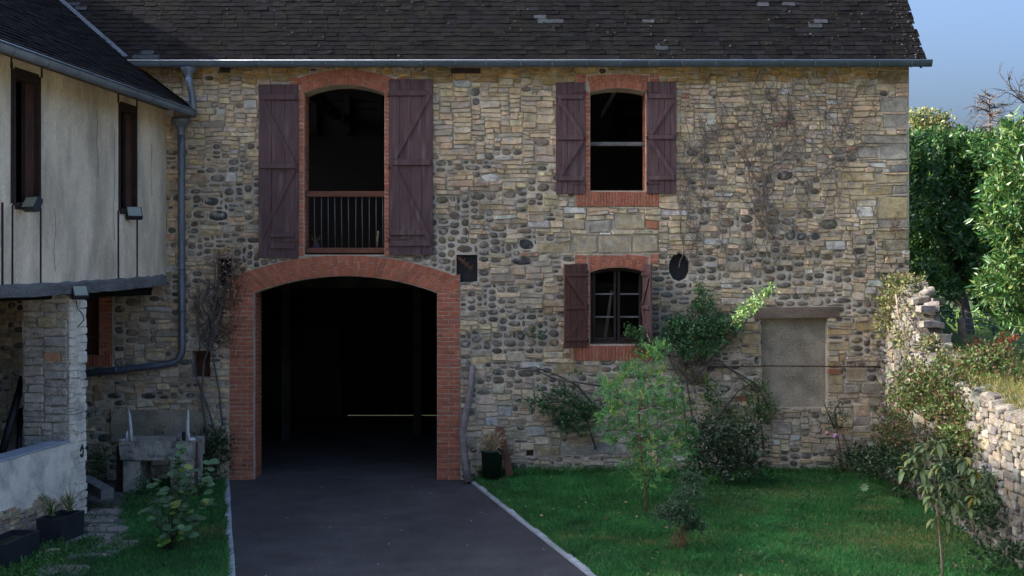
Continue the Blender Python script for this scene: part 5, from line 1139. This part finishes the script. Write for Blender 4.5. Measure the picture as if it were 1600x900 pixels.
# mimosa with feathery fronds
def mimosa():
    base = on(1010, 18.9, .08); t = thing('mimosa_sapling', 'feathery light green mimosa sapling standing on the lawn in front of the barn', 'tree', base); rs = random.Random(77); b = MB()
    top = at(1003, 600, 18.9); tips = []
    trunk = [base, at(1009, 770, 18.9), at(1005, 740, 18.9), at(1000, 690, 18.9), at(998, 640, 18.9), at(1010, 590, 18.9), at(1018, 560, 18.9)]; b.tube(trunk, [.02, .018, .017, .015, .012, .008, .004], 6, (.18, .10, .055))
    b.tube([at(1009, 772, 18.9), at(1014, 750, 18.8), at(1016, 720, 18.8)], [.012, .01, .006], 5, (.18, .10, .055))
    clumps = [(1015, 565, 18), (985, 590, 22), (960, 605, 18), (1020, 600, 24), (1045, 615, 16), (975, 635, 24), (1010, 630, 22), (1045, 650, 18), (950, 655, 14), (980, 665, 20), (1020, 670, 22), (1055, 690, 22), (1065, 670, 14), (1000, 700, 18), (1030, 700, 20), (1005, 730, 18), (1020, 742, 16), (990, 725, 12), (1000, 750, 10), (1050, 710, 14), (948, 610, 10), (1062, 640, 12), (1030, 548, 8), (965, 685, 10), (1072, 705, 12)]
    P = []; Dv = []; Lc = []
    R_ = np.random.RandomState(77); Vs = []; Fs = []; Cs = []; off = 0
    for (px, py, rp) in clumps:
        c = at(px, py, 18.9 + rs.uniform(-.35, .35)); j = min(range(len(trunk)), key=lambda i: (trunk[i] - c).length + max(0, trunk[i].z - c.z) * 2)
        limb(b, trunk[max(0, j)], c, .008, .003, rs, .15, 4, (.14, .09, .05), 4)
        tipc = max(0, 1 - (py - 560) / 260)
        for k in range(int(rp * 2.4)):
            o = Vector(R_.normal(size=3)) * rp / F * 18.9 * .52; s0 = c + o; d = (o.normalized() * .8 + Vector(R_.normal(size=3)) * .5 + Vector((0, 0, .55))).normalized(); L = rs.uniform(.13, .24)
            g = rs.random(); yel = g < .05 + .18 * tipc and o.z > 0
            m_ = 12; tt = np.linspace(.1, 1, m_); droop = rs.uniform(.1, .35); Pm = np.array(s0)[None] + np.array(d)[None] * (tt * L)[:, None]; Pm[:, 2] -= droop * L * tt ** 2
            sd = np.array(d.cross(Vector(R_.normal(size=3))).normalized()); Pq = np.repeat(Pm, 2, 0); sg = np.tile([1, -1], m_)[:, None]; Dq = nrm(sd[None] * sg + np.array(d)[None] * .75 + R_.normal(size=(2 * m_, 3)) * .12)
            ll = np.repeat(.062 * (1 - .5 * tt), 2) * rs.uniform(.8, 1.2); base_c = np.array((.24, .30, .05) if yel else rs.choice([(.07, .19, .06), (.09, .23, .07), (.06, .16, .055), (.12, .26, .07)]))
            V, Fc, C = leaves(Pq, Dq, ll, np.full(2 * m_, .0105), np.tile(base_c * rs.uniform(.8, 1.2), (2 * m_, 1)), .1, R_); Vs.append(V); Fs.append(Fc + off); Cs.append(C); off += len(V)
    np_mesh('crown', M['leaf'], np.concatenate(Vs), np.concatenate(Fs), np.concatenate(Cs), t); b.build('trunk', M['bark'], t)
mimosa()
tree('camellia_bush', 'round dark glossy bush against the barn wall right of the mimosa', 'bush', on(1130, 21.3, .1),
     [E(1130, 710, 21.3, .62, .5, .42), E(1160, 690, 21.4, .38, .4, .35), E(1100, 690, 21.4, .34, .4, .35), E(1125, 735, 21.2, .55, .45, .3), E(1160, 735, 21.3, .38, .4, .25)], 620, 10, .14, .062, .034, [(.022, .045, .02), (.035, .065, .028), (.05, .075, .04), (.09, .10, .06)], 41, M['laurel'], .03, kw=dict(shell=(.3, 1.05)), limbs=14)
tree('dwarf_shrub', 'small dark shrub with reddish bare stems in front of the mimosa', 'bush', on(1058, 16.6, .07),
     [E(1058, 808, 16.6, .24, .22, .17), E(1075, 780, 16.8, .2, .18, .14), E(1080, 755, 17.2, .16, .16, .12), E(1040, 812, 16.5, .14, .16, .12), E(1083, 825, 16.6, .12, .14, .12)], 520, 9, .09, .042, .018, [(.03, .055, .03), (.04, .075, .036), (.055, .09, .045)], 42, None, .012, kw=dict(shell=(.2, 1.05)), limbs=0, trunk=False)
ds = bpy.data.objects['dwarf_shrub']; b = MB(); rs = random.Random(6)
for k in range(9):
    a = rs.uniform(0, 6.28); bx = on(1058 + rs.uniform(-16, 16), 16.6, .06); b.tube([bx, bx + Vector((.04 * math.cos(a), .03, .15)), at(rs.uniform(1032, 1088), rs.uniform(790, 815), 16.6)], [.008, .007, .005], 5, (.17, .075, .04))
b.build('stem', M['bark'], ds)
# loquat sapling
lq = thing('loquat_sapling', 'slender loquat sapling with long drooping leaves near the right edge of the lawn', 'tree', on(1473, 14.9, .03)); b = MB(); rs = random.Random(15)
tk = [on(1473, 14.9, .03), at(1472, 880, 14.9), at(1468, 830, 14.9), at(1464, 795, 14.9), at(1462, 760, 14.9), at(1450, 720, 14.95), at(1447, 700, 14.95)]; b.tube(tk, [.016, .015, .014, .013, .012, .01, .006], 7, (.24, .17, .12))
Vs = []; Fs = []; Cs = []; off = 0; R_ = np.random.RandomState(15)
for (px, py, nl) in ((1445, 700, 26), (1465, 693, 18), (1425, 712, 20), (1440, 735, 20), (1470, 730, 18), (1415, 735, 8), (1448, 760, 22), (1460, 775, 16), (1505, 718, 22), (1520, 735, 20), (1540, 745, 20), (1500, 755, 20), (1525, 775, 18), (1490, 785, 16), (1510, 795, 14), (1480, 750, 12), (1462, 808, 9), (1480, 812, 7), (1535, 765, 14)):
    c = at(px, py, 14.9 + rs.uniform(-.15, .15)); j = min(range(3, 7), key=lambda i: (tk[i] - c).length); limb(b, tk[j], c, .008, .004, rs, .1, 4, (.2, .15, .1), 4)
    for k in range(nl):
        a = rs.uniform(0, 6.28); e = rs.uniform(-.9, .5); d = np.array([math.cos(a) * math.cos(e), math.sin(a) * math.cos(e), math.sin(e)]); L = rs.uniform(.11, .2)
        # a two-segment drooping leaf
        sd = np.cross(d, [0, 0, 1.0]); sd /= np.linalg.norm(sd); w_ = L * .15; p0 = np.array(c) + R_.normal(size=3) * .015; p1 = p0 + d * L * .35; p2 = p0 + d * L * .68 - [0, 0, L * .15]; p3 = p0 + d * L * .88 - [0, 0, L * .42]; up = np.array([0, 0, w_ * .35])
        V = np.array([p0, p1 + sd * w_ + up, p1, p1 - sd * w_ + up, p2 + sd * w_ + up, p2, p2 - sd * w_ + up, p3]); Fc = np.array([(0, 1, 2), (0, 2, 3), (1, 4, 5), (1, 5, 2), (2, 5, 6), (2, 6, 3), (4, 7, 5), (5, 7, 6)])
        col = np.array(rs.choice([(.09, .13, .05), (.11, .15, .06), (.07, .10, .045), (.13, .15, .05)]) if rs.random() > .04 else (.25, .2, .05)) * rs.uniform(.8, 1.2); Vs.append(V); Fs.append(Fc + off); Cs.append(np.tile(col, (8, 1))); off += 8
np_mesh('crown', M['leaf'], np.concatenate(Vs), np.concatenate(Fs), np.concatenate(Cs), lq); b.build('trunk', M['bark'], lq)
# broad-leaved plant on the left lawn
hz = thing('broadleaf_shrub', 'young shrub with large round dull leaves on the left lawn strip', 'shrub', on(262, 16.7, .03)); b = MB(); rs = random.Random(18); Vs = []; Fs = []; Cs = []; off = 0; R_ = np.random.RandomState(18)
tips = [(275, 720), (285, 690), (305, 740), (325, 745), (330, 780), (245, 745), (225, 795), (240, 805), (250, 820), (265, 790), (285, 780), (300, 800), (315, 810), (255, 850), (270, 845), (285, 735), (295, 765), (262, 765), (232, 780), (310, 715), (340, 705), (275, 705), (268, 830), (295, 830)]
for (px, py) in tips:
    base = on(262 + rs.uniform(-6, 6), 16.7, .03); c = at(px, py, 16.7 + rs.uniform(-.3, .3)); m_ = base.lerp(c, .5) + Vector((0, 0, .12)); b.tube([base, m_, c], [.007, .005, .003], 5, (.09, .07, .045))
    for k in range(8):
        p0 = np.array(c.lerp(m_, rs.uniform(0, .6))) + R_.normal(size=3) * .03; a = rs.uniform(0, 6.28); d = np.array([math.cos(a), math.sin(a) - .3, rs.uniform(-.35, .35)]); d /= np.linalg.norm(d); L = rs.uniform(.07, .135)
        sd = np.cross(d, [rs.uniform(-.4, .4), -.5, 1.0]); sd /= np.linalg.norm(sd); nn = np.cross(sd, d); ring = []
        for q in range(9):
            th = 2 * math.pi * q / 9; rr_ = 1 + .08 * math.cos(3 * th); ring.append(p0 + d * L * (.55 + .5 * math.cos(th)) * 1 + sd * L * .52 * math.sin(th) * rr_ + nn * L * .12 * abs(math.sin(th)))
        V = np.array([p0 + d * L * .5] + ring); Fc = np.array([(0, q + 1, (q + 1) % 9 + 1) for q in range(9)])
        col = np.array(rs.choice([(.07, .14, .065), (.09, .16, .08), (.055, .11, .05)]) if rs.random() > .07 else (.2, .24, .06)) * rs.uniform(.8, 1.2)
        if py > 840: col = np.array((.10, .22, .04)) * rs.uniform(.8, 1.2)
        Vs.append(V); Fs.append(Fc + off); Cs.append(np.tile(col, (10, 1))); off += 10
np_mesh('foliage', M['leaf'], np.concatenate(Vs), np.concatenate(Fs), np.concatenate(Cs), hz); b.build('stem', M['bark'], hz)
# spiky plants in the rear planter
def spiky(c, n, h, label, seed):
    rs = random.Random(seed); b = MB()
    for k in range(n):
        a = rs.uniform(0, 6.28); le = rs.uniform(.15, .8); L = h * rs.uniform(.55, 1); p = Vector(c); pts = [p + Vector((rs.uniform(-.03, .03), rs.uniform(-.03, .03), 0))]; d = Vector((math.cos(a) * le, math.sin(a) * le, 1)).normalized()
        V = []; m_ = 5; sd = d.cross(Vector((0, 0, 1))).normalized(); q = pts[0]
        for i in range(m_ + 1):
            wv = .012 * (1 - i / m_) + .001; V += [q - sd * wv, q + sd * wv]; d = (d + Vector((math.cos(a) * .12, math.sin(a) * .12, -.20 * le))).normalized(); q = q + d * L / m_
        b.add(V, [(2 * i, 2 * i + 1, 2 * i + 3, 2 * i + 2) for i in range(m_)], jit(rs.choice([(.08, .15, .05), (.12, .19, .07), (.25, .22, .13), (.06, .11, .04)]), .2))
    o = b.build('spiky_plant', M['leaf']); tag(o, label, 'plant', 'spiky plants in the rear planter')
spiky((pc1.x - .08, pc1.y - .1, .36), 22, .62, 'left spiky plant in the rear planter with long arching blades', 1); spiky((pc1.x + .02, pc1.y + .25, .36), 16, .66, 'right spiky plant in the rear planter with upright blades', 2)
# plants on and over the garden wall
def blobs_tree(name, label, cat, base, ells, n, L, Wd, pal, seed, **k): return tree(name, label, cat, base, ells, int(n / 9 * 1.45), 9, .18, L * 1.12, Wd * 1.1, pal, seed, None, .02, trunk=k.pop('trunk', True), limbs=16, kw=dict(shell=(.25, 1.05), **k))
ROSE = [(.05, .09, .025), (.07, .12, .03), (.04, .07, .02), (.10, .09, .04), (.13, .07, .04), (.07, .045, .025), (.09, .13, .035), (.05, .08, .025)]
blobs_tree('rambling_rose', 'sunlit tangle of rose and cotoneaster shoots spilling over the garden wall', 'bush', on(1470, 18.6, .1),
    [E(1470, 620, 18.7, .75, .7, .45), E(1500, 650, 18.2, .5, .6, .42), E(1440, 640, 19.4, .4, .6, .35), E(1530, 600, 18.4, .45, .5, .4), E(1490, 592, 19.3, .5, .5, .2), E(1520, 680, 17.8, .28, .5, .3), E(1550, 575, 18.8, .4, .4, .28), E(1530, 700, 17.4, .3, .5, .35), E(1500, 700, 18.0, .4, .5, .3), E(1535, 640, 17.6, .25, .4, .35)], 12500, .06, .028, ROSE, 51)
blobs_tree('hanging_rose', 'sparse reddish rose shoots hanging in the shaded corner of the garden wall', 'bush', on(1410, 21.0, .1),
    [E(1400, 665, 21.3, .32, .5, .3), E(1420, 690, 20.8, .4, .5, .32), E(1450, 690, 19.8, .4, .5, .3), E(1385, 700, 21.6, .3, .4, .3)], 2100, .055, .026, [(.05, .09, .03), (.12, .06, .035), (.07, .11, .035), (.16, .10, .04)], 52)
blobs_tree('wall_top_vine', 'sunlit leafy vine heaped on the highest part of the garden wall', 'vine', on(1400, 21.8, 3.3),
    [E(1395, 452, 22.0, .2, .4, .17), E(1385, 475, 22.2, .13, .3, .3), E(1415, 465, 21.4, .3, .45, .3), E(1425, 495, 20.9, .18, .4, .22), E(1400, 510, 21.8, .22, .4, .3), E(1420, 535, 20.9, .25, .4, .2), E(1455, 545, 19.8, .16, .35, .10), E(1390, 490, 22.0, .12, .3, .3)], 2900, .062, .034, [(.16, .17, .07), (.20, .19, .09), (.08, .11, .035), (.06, .08, .03), (.12, .09, .05)], 53)
b = MB(); rs = random.Random(31)
for pts in (((1400, 460), (1403, 490), (1412, 520), (1418, 545)), ((1430, 490), (1440, 505), (1442, 525)), ((1455, 545), (1475, 548), (1490, 555), (1496, 568)), ((1480, 552), (1484, 530), (1488, 520)), ((1405, 475), (1420, 500), (1450, 530))):
    b.tube([at(x, y, 20.3) for x, y in pts], [.012, .011, .009, .006][:len(pts)], 5, (.34, .26, .2))
tag(b.build('woody_stems', M['bark']), 'pale bare woody stems curling over the garden wall top', 'stems')
blobs_tree('red_leaf_shrub', 'shrub with a few scarlet leaf sprays at the right edge of the terrace', 'bush', on(1570, 21, 2.0),
    [E(1572, 540, 21.0, .12, .15, .07), E(1557, 565, 20.8, .14, .15, .06), E(1520, 548, 20.8, .10, .12, .06), E(1510, 560, 20.6, .1, .12, .06)], 700, .05, .024, [(.42, .06, .04), (.34, .08, .05), (.30, .20, .08), (.12, .14, .05)], 54)
blobs_tree('terrace_shrub', 'leafy green shrub on the terrace edge below the wire fence', 'bush', on(1540, 21.3, 1.9),
    [E(1535, 590, 20.8, .4, .4, .2), E(1585, 580, 21.4, .4, .4, .2), E(1500, 590, 21, .28, .4, .14), E(1600, 590, 21, .4, .4, .2), E(1570, 600, 19.2, .3, .5, .16), E(1600, 605, 18.6, .3, .5, .16), E(1545, 605, 19.6, .25, .4, .14)], 4200, .07, .028, [(.07, .14, .035), (.10, .18, .05), (.05, .10, .03), (.14, .2, .06)], 55)
# shady planting at the foot of the garden wall
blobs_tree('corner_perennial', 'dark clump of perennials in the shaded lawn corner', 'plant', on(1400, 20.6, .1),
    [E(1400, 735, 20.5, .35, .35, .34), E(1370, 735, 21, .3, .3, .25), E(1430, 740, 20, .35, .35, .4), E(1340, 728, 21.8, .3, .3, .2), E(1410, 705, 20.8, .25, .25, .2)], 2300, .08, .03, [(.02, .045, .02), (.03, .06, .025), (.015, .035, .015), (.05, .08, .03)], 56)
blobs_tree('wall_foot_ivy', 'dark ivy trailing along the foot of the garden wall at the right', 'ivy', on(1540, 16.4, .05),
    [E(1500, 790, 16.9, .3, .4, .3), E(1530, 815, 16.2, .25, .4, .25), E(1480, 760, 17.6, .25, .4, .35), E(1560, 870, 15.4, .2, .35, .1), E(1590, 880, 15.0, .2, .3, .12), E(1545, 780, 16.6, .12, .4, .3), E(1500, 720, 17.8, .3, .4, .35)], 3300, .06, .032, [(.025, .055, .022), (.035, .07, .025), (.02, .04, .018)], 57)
t = MB(); rs = random.Random(12)
for k in range(46):
    a = rs.uniform(0, 6.28); p = on(1407, 20.2, .1) + Vector((rs.uniform(-.08, .08), rs.uniform(-.08, .08), 0)); d = Vector((math.cos(a) * .7, math.sin(a) * .7, 1)).normalized(); V = []; sd = d.cross(Vector((0, 0, 1))).normalized(); L = rs.uniform(.4, .85)
    for i in range(7):
        wv = .011 * (1 - i / 7) + .001; V += [p - sd * wv, p + sd * wv]; d = (d + Vector((math.cos(a) * .1, math.sin(a) * .1, -.22))).normalized(); p = p + d * L / 6
    t.add(V, [(2 * i, 2 * i + 1, 2 * i + 3, 2 * i + 2) for i in range(6)], jit((.045, .08, .035), .3))
tag(t.build('daylily_clump', M['leaf']), 'arching strap leaves of a lily clump in the dark lawn corner', 'plant')
b = MB(); c = at(1350, 761, 20.0)
for k in range(9):
    a = 2 * math.pi * k / 9; b.add([c, c + Vector((.05 * math.cos(a), -.02, .05 * math.sin(a))), c + Vector((.08 * math.cos(a + .3), -.03, .07 * math.sin(a + .3))), c + Vector((.05 * math.cos(a + .6), -.02, .05 * math.sin(a + .6)))], [(0, 1, 2), (0, 2, 3)], (.30, .40, .25))
b.tube([c, Vector((c.x + .1, c.y, .1))], .006, 4, (.05, .1, .04)); tag(b.build('pale_leaf_plant', M['leaf']), 'single pale green leaf rosette on a stalk at the lawn corner', 'plant')

dt = np.random.RandomState(99); 
V_, F_, c_ = None, None, None
ells = [(x, 62 + dt.uniform(-4, 4), TZ + 1.8, 3.4, 2, 3.0 + dt.uniform(-.8, .8)) for x in np.arange(14, 60, 4.0)]
P_, Dr_, _ = shoots(dt, ells, 1500, 10, .7, .4, (.3, 1.05)); V_, F_, C_ = leaves(P_, Dr_, dt.uniform(.3, .6, len(P_)), dt.uniform(.15, .3, len(P_)), colors(len(P_), [(.05, .08, .03), (.07, .10, .035), (.04, .06, .025)], dt), .2, dt)
o = np_mesh('far_trees', M['leaf'], V_, F_, C_); o['kind'] = 'stuff'
# wire fence and posts on the terrace
wf_ = thing('wire_fence', 'green post and wire mesh fence on the terrace in front of the laurels', 'fence', on(1525, 26, TZ)); Zf = 26.0
P0 = at(1440, 487, 29.0); P1 = at(1640, 497, 23.0)
def fp(t, z): return Vector((P0.x + (P1.x - P0.x) * t, P0.y + (P1.y - P0.y) * t, z))
for t_ in (.0, .38, .62, 1.0): b = MB(); b.tube([fp(t_, TZ - .05), fp(t_, TZ + (.95 if t_ != .62 else .6))], .022, 7, (.03, .06, .045)); b.build('post', M['attr'], wf_)
for k in range(7): b = MB(); b.tube([fp(t_, TZ + .1 + k * .12 + .01 * math.sin(9 * t_)) for t_ in (0, .2, .38, .6, .8, 1)], .009, 4, (.34, .38, .36)); b.build('wire', M['attr'], wf_)
b = MB()
for k in range(60): b.tube([fp(k / 60, TZ + .1), fp(k / 60, TZ + .82)], .0045, 3, (.25, .29, .27))
b.build('mesh_wires', M['attr'], wf_)
# posts
b = MB(); c = at(1503, 560, 24.5); b.tube([(c.x, c.y, TZ - .1), (c.x + .02, c.y, TZ + .35), (c.x - .02, c.y, TZ + .75)], [.09, .08, .07], 9, (.20, .14, .09)); tag(b.build('tree_stump', M['bark']), 'sunlit bare stump standing at the wire fence', 'stump')

# ---------------------------------------------------------------- grass
def blades(name, pts, h, wd, pal, seed, kind='stuff', lean=.5):
    r = np.random.RandomState(seed); n = len(pts); P = np.asarray(pts, float); H = r.uniform(.5, 1.25, n) * h; a = r.uniform(0, 6.283, n); S_ = np.stack([np.cos(a), np.sin(a), np.zeros(n)], 1); le = r.normal(size=(n, 2)) * lean
    Ld = np.concatenate([le, np.ones((n, 1))], 1); Ld = nrm(Ld); W_ = r.uniform(.6, 1.2, n) * wd
    m = P + Ld * (H * .55)[:, None]; tip = P + Ld * H[:, None] + np.concatenate([le * H[:, None] * .55, np.zeros((n, 1))], 1)
    V = np.stack([P - S_ * W_[:, None] / 2, P + S_ * W_[:, None] / 2, m + S_ * W_[:, None] * .4, m - S_ * W_[:, None] * .4, tip], 1).reshape(-1, 3)
    i = np.arange(n)[:, None] * 5; Fc = np.concatenate([i + [0, 1, 2], i + [0, 2, 3], i + [3, 2, 4]], 1).reshape(-1, 3)
    o = np_mesh(name, M['grass'], V, Fc, np.repeat(colors(n, pal, r, .3) if not hasattr(pal, 'shape') else pal, 5, 0)); o['kind'] = kind; return o
GP = np.array([(.022, .095, .032), (.03, .12, .035), (.018, .075, .026), (.045, .15, .04), (.03, .105, .045)])
def vn(X, Y, s, seed):  # cheap smooth value noise
    r = np.random.RandomState(seed); G = r.uniform(-1, 1, (64, 64)); x = X * s + 100; y = Y * s + 100; xi = np.floor(x).astype(int); yi = np.floor(y).astype(int); fx_ = x - xi; fy_ = y - yi; fx_ = fx_ * fx_ * (3 - 2 * fx_); fy_ = fy_ * fy_ * (3 - 2 * fy_)
    g = lambda i, j: G[i % 64, j % 64]
    return (g(xi, yi) * (1 - fx_) + g(xi + 1, yi) * fx_) * (1 - fy_) + (g(xi, yi + 1) * (1 - fx_) + g(xi + 1, yi + 1) * fx_) * fy_
def lawn(name, n, x0f, x1f, ya, yb, zf, mask, seed, h=.075):
    r = np.random.RandomState(seed); Y = r.uniform(yb, ya, n); X0 = x0f(Y); X1 = x1f(Y); X = X0 + (X1 - X0) * r.uniform(0, 1, n); keep = (np.abs(X / (Y + D)) < .43) & (r.uniform(0, 1, n) < mask(X, Y)); X = X[keep]; Y = Y[keep]
    Zz = zf(X, Y); k = len(X); c = GP[r.randint(0, len(GP), k)] * (1 + r.uniform(-.3, .3, (k, 1)))
    pn = vn(X, Y, 1.1, seed + 1) * .6 + vn(X, Y, 3.2, seed + 2) * .4; c = c * (1 + .35 * pn[:, None])
    dry = np.clip(vn(X, Y, .9, seed + 3) * .7 + vn(X, Y, 2.6, seed + 4) * .5 - .25, 0, 1); d = r.uniform(0, 1, k) < dry * .5 + .02 + .4 * np.exp(-((X - 5.2) ** 2 / .8 + (Y + 5.6) ** 2 / 1.2)) + .35 * np.exp(-((X - 4.4) ** 2 / .4 + (Y + 2.2) ** 2 / .3))
    c[d] = np.array([(.15, .13, .055), (.11, .10, .045), (.17, .16, .08)])[r.randint(0, 3, d.sum())]
    return blades(name, np.stack([X, Y, Zz], 1), h, .0095, c, seed)
def npz(f): return lambda X, Y: np.array([f(x, y) for x, y in zip(X, Y)])
def lz_vec(X, Y):
    k = np.clip((X - (-.73 + (22.4 - (Y + D)) * .237)) / 2.5, 0, 1); return .025 + .11 * k * np.clip(1 + Y / 9, 0, 9)
lawn('lawn_grass', 270000, lambda Y: -.73 + (22.4 - (Y + D)) * .237 + .09, lambda Y: 5.45 + .0486 * (Y + D) - .02, -.06, -9.2, lz_vec, lambda X, Y: np.clip(1.25 + vn(X, Y, .8, 5) * .5, 0.5, 1) * np.clip((6.6 - X) * 1.2, .25, 1), 61)
def mask2(X, Y):
    px = 800 + X / (Y + D) * F; py = 430 + CZ / (Y + D) * F; edge_ = np.interp(py, [745, 790, 835, 860, 880, 910], [205, 192, 190, 150, 105, 60]) + vn(X, Y, 4, 9) * 14
    return np.clip((px - edge_) / 14, 0, 1) * np.where((px < 215) & (py < 790), .5, 1)
lawn('lawn_grass', 110000, lambda Y: -8 + 0 * Y, lambda Y: -4.95 + (22.4 - (Y + D)) * .231 - .09, -.3, -8.6, lambda X, Y: .02 + 0 * X, mask2, 62)
# long dry grass along the terrace edge and behind
r = np.random.RandomState(71); n = 5200; Y = r.uniform(-9, -3.0, n); X = 5.45 + .0486 * (Y + D) + .1 + np.abs(r.normal(size=n)) * .45; Zz = np.array([min(wall_top(y) + .05, 2.3) - .02 for y in Y])
blades('terrace_grass', np.stack([X, Y, Zz], 1), .26, .008, colors(n, [(.13, .10, .05), (.10, .10, .04), (.06, .09, .03), (.17, .13, .07), (.04, .08, .025)], r), 72, lean=.35)
n = 60000; Y = r.uniform(-4, 32, n); X = r.uniform(6.8, 22, n); k = (X / (Y + D) > .28) & (X > 5.45 + .0486 * (Y + D) + .4); X = X[k]; Y = Y[k]
blades('terrace_grass', np.stack([X, Y, np.full(len(X), TZ)], 1), .16, .016, colors(len(X), [(.09, .16, .04), (.12, .19, .05), (.07, .12, .035)], r), 73)
# weeds around the planters
def weeds(name, label, centres, n, L, Wd, pal, seed, hz_=.08):
    r = np.random.RandomState(seed); C0 = np.array([tuple(on(px, Z, .0)) for px, Z, _ in centres]); rad = np.array([c[2] for c in centres]); k = r.randint(0, len(centres), n); P = C0[k] + r.normal(size=(n, 3)) * np.stack([rad[k], rad[k], 0 * rad[k]], 1) * .5; P[:, 2] = np.abs(r.normal(size=n)) * hz_ * .6
    Dr = nrm(r.normal(size=(n, 3)) + [0, 0, .5]); V, Fc, C = leaves(P, Dr, r.uniform(L * .6, L * 1.3, n), r.uniform(Wd * .6, Wd * 1.2, n), colors(n, pal, r, .3), .15, r); o = np_mesh(name, M['leaf'], V, Fc, C); tag(o, label, 'weeds'); return o
weeds('weed_clump', 'bright green weeds sprawling around the front dark planter', [(60, 15.9, .35), (40, 15.6, .35), (85, 16.3, .3), (20, 15.3, .4), (70, 16.6, .25), (0, 15.3, .3)], 2600, .075, .022, [(.05, .14, .03), (.04, .11, .025), (.07, .17, .04)], 81)
weeds('weed_clump', 'green weeds along the rear dark planter beside the path', [(100, 16.6, .3), (125, 16.9, .3), (140, 17.2, .2), (85, 16.9, .2)], 1700, .07, .02, [(.04, .12, .03), (.03, .09, .025), (.06, .14, .035)], 82)
weeds('weed_clump', 'low weeds growing in the path between wall and left lawn', [(150, 19.0, .3), (145, 18.2, .3), (165, 19.8, .3), (200, 20.6, .3), (230, 20.8, .35), (250, 20.9, .3), (215, 21.2, .25)], 1700, .06, .014, [(.04, .09, .03), (.05, .10, .03), (.09, .09, .04)], 83, .07)
t = weeds('weed_clump', 'tuft of green weeds in front of the right leg of the trough', [(222, 20.8, .12), (280, 20.8, .16), (300, 20.9, .2), (318, 21, .2)], 900, .08, .03, [(.03, .08, .03), (.05, .11, .035)], 84, .25)
# stones and litter on the path
b = MB(); rs = random.Random(90)
for k in range(260):
    X = rs.uniform(-6.6, -4.6); Y = rs.uniform(-7.5, -1.2); px = 800 + X / (Y + D) * F
    if not 60 < px < 215: continue
    s_ = rs.uniform(.01, .035); V, Fc, col, sm = stone_piece(-s_ * 1.4, s_ * 1.4, -s_, s_, 'cob', jit((.17, .16, .14), .3), s_ * .6); b.add([(X + p[0], Y + p[1], .02 + p[2]) for p in V], Fc, col, True)
b.build('path_pebbles', M['stone'], kind='stuff')
for k, (px, Z, a) in enumerate(((150, 18.9, .30), (172, 18.3, .34), (160, 17.6, .36), (178, 17.1, .3), (145, 16.6, .33), (95, 15.6, .35), (165, 19.5, .26))):
    c = on(px, Z, .02); V, Fc, col, sm = stone_piece(-a, a, -a * .75, a * .75, 'flat', jit((.20, .20, .195), .15), .03)
    b = MB(); b.add([(c.x + p[0], c.y + p[1], .015 + p[2]) for p in V], Fc, col); o = b.build('paving_slab', M['stone'], bpy.data.objects['path'])
b = MB()
for k in range(70):
    X = rs.uniform(-4.6, .8); Y = rs.uniform(-8.5, -.3)
    if xl(Y) < X < xr(Y): 
        s_ = rs.uniform(.008, .022); a = rs.uniform(0, 6); b.add([(X + s_ * math.cos(a + q), Y + s_ * math.sin(a + q), .008 + .01 * (q_ % 2)) for q_, q in enumerate((0, 1.6, 3.1, 4.7))], [(0, 1, 2), (0, 2, 3)], rs.choice([(.30, .26, .2), (.18, .11, .06), (.45, .44, .42), (.12, .08, .05)]))
b.build('leaf_litter', M['attr'], kind='stuff')
# grass creeping over the kerb strips and along the wall foot
r = np.random.RandomState(91); n = 5200; Y = r.uniform(-9, -.2, n); side = r.uniform(0, 1, n) < .62
X = np.where(side, -.73 + (22.4 - (Y + D)) * .237 + .07 + np.abs(r.normal(size=n)) * .05, -4.95 + (22.4 - (Y + D)) * .231 - .07 - np.abs(r.normal(size=n)) * .05); k = vn(X, Y, 2.5, 92) > -.25
blades('kerb_grass', np.stack([X, Y, np.full(n, .03)], 1)[k], .10, .010, colors(int(k.sum()), [tuple(c) for c in GP] + [(.09, .10, .04)], r), 93, lean=.8)
n = 5000; X = r.uniform(-.6, 6.4, n); Y = -.04 - np.abs(r.normal(size=n)) * .10
blades('wall_foot_grass', np.stack([X, Y, np.full(n, .12)], 1), .17, .010, colors(n, [tuple(c) for c in GP] + [(.08, .09, .035)], r), 94, lean=.4)
# fallen leaves and clover on the grass
r = np.random.RandomState(101); n = 260; Y = r.uniform(-8.5, -.4, n); X = r.uniform(-.2, 6.1, n); k = X > -.73 + (22.4 - (Y + D)) * .237 + .1; X = X[k]; Y = Y[k]; n = len(X)
V, Fc, C = leaves(np.stack([X, Y, np.full(n, .13) - (Y < -5) * .04], 1), nrm(r.normal(size=(n, 3)) * [1, 1, .3]), r.uniform(.03, .07, n), r.uniform(.02, .045, n), colors(n, DRY + [(.3, .24, .06)], r), .2, r)
o = np_mesh('fallen_leaves', M['leaf'], V, Fc, C); o['kind'] = 'stuff'
n = 9000; cx = r.uniform(-.5, 6, 40); cy = r.uniform(-8.5, -.6, 40); q = r.randint(0, 40, n); X = cx[q] + r.normal(size=n) * .13; Y = cy[q] + r.normal(size=n) * .13; k = (X > -.73 + (22.4 - (Y + D)) * .237 + .12) & (X < 6.1); X = X[k]; Y = Y[k]; n = len(X)
V, Fc, C = leaves(np.stack([X, Y, .05 + np.abs(r.normal(size=n)) * .02 + lz_vec(X, Y)], 1), nrm(r.normal(size=(n, 3)) * [1, 1, .4]), r.uniform(.015, .035, n), r.uniform(.012, .028, n), colors(n, [(.05, .11, .035), (.06, .13, .045), (.035, .085, .03)], r), .2, r)
o = np_mesh('clover', M['leaf'], V, Fc, C); o['kind'] = 'stuff'
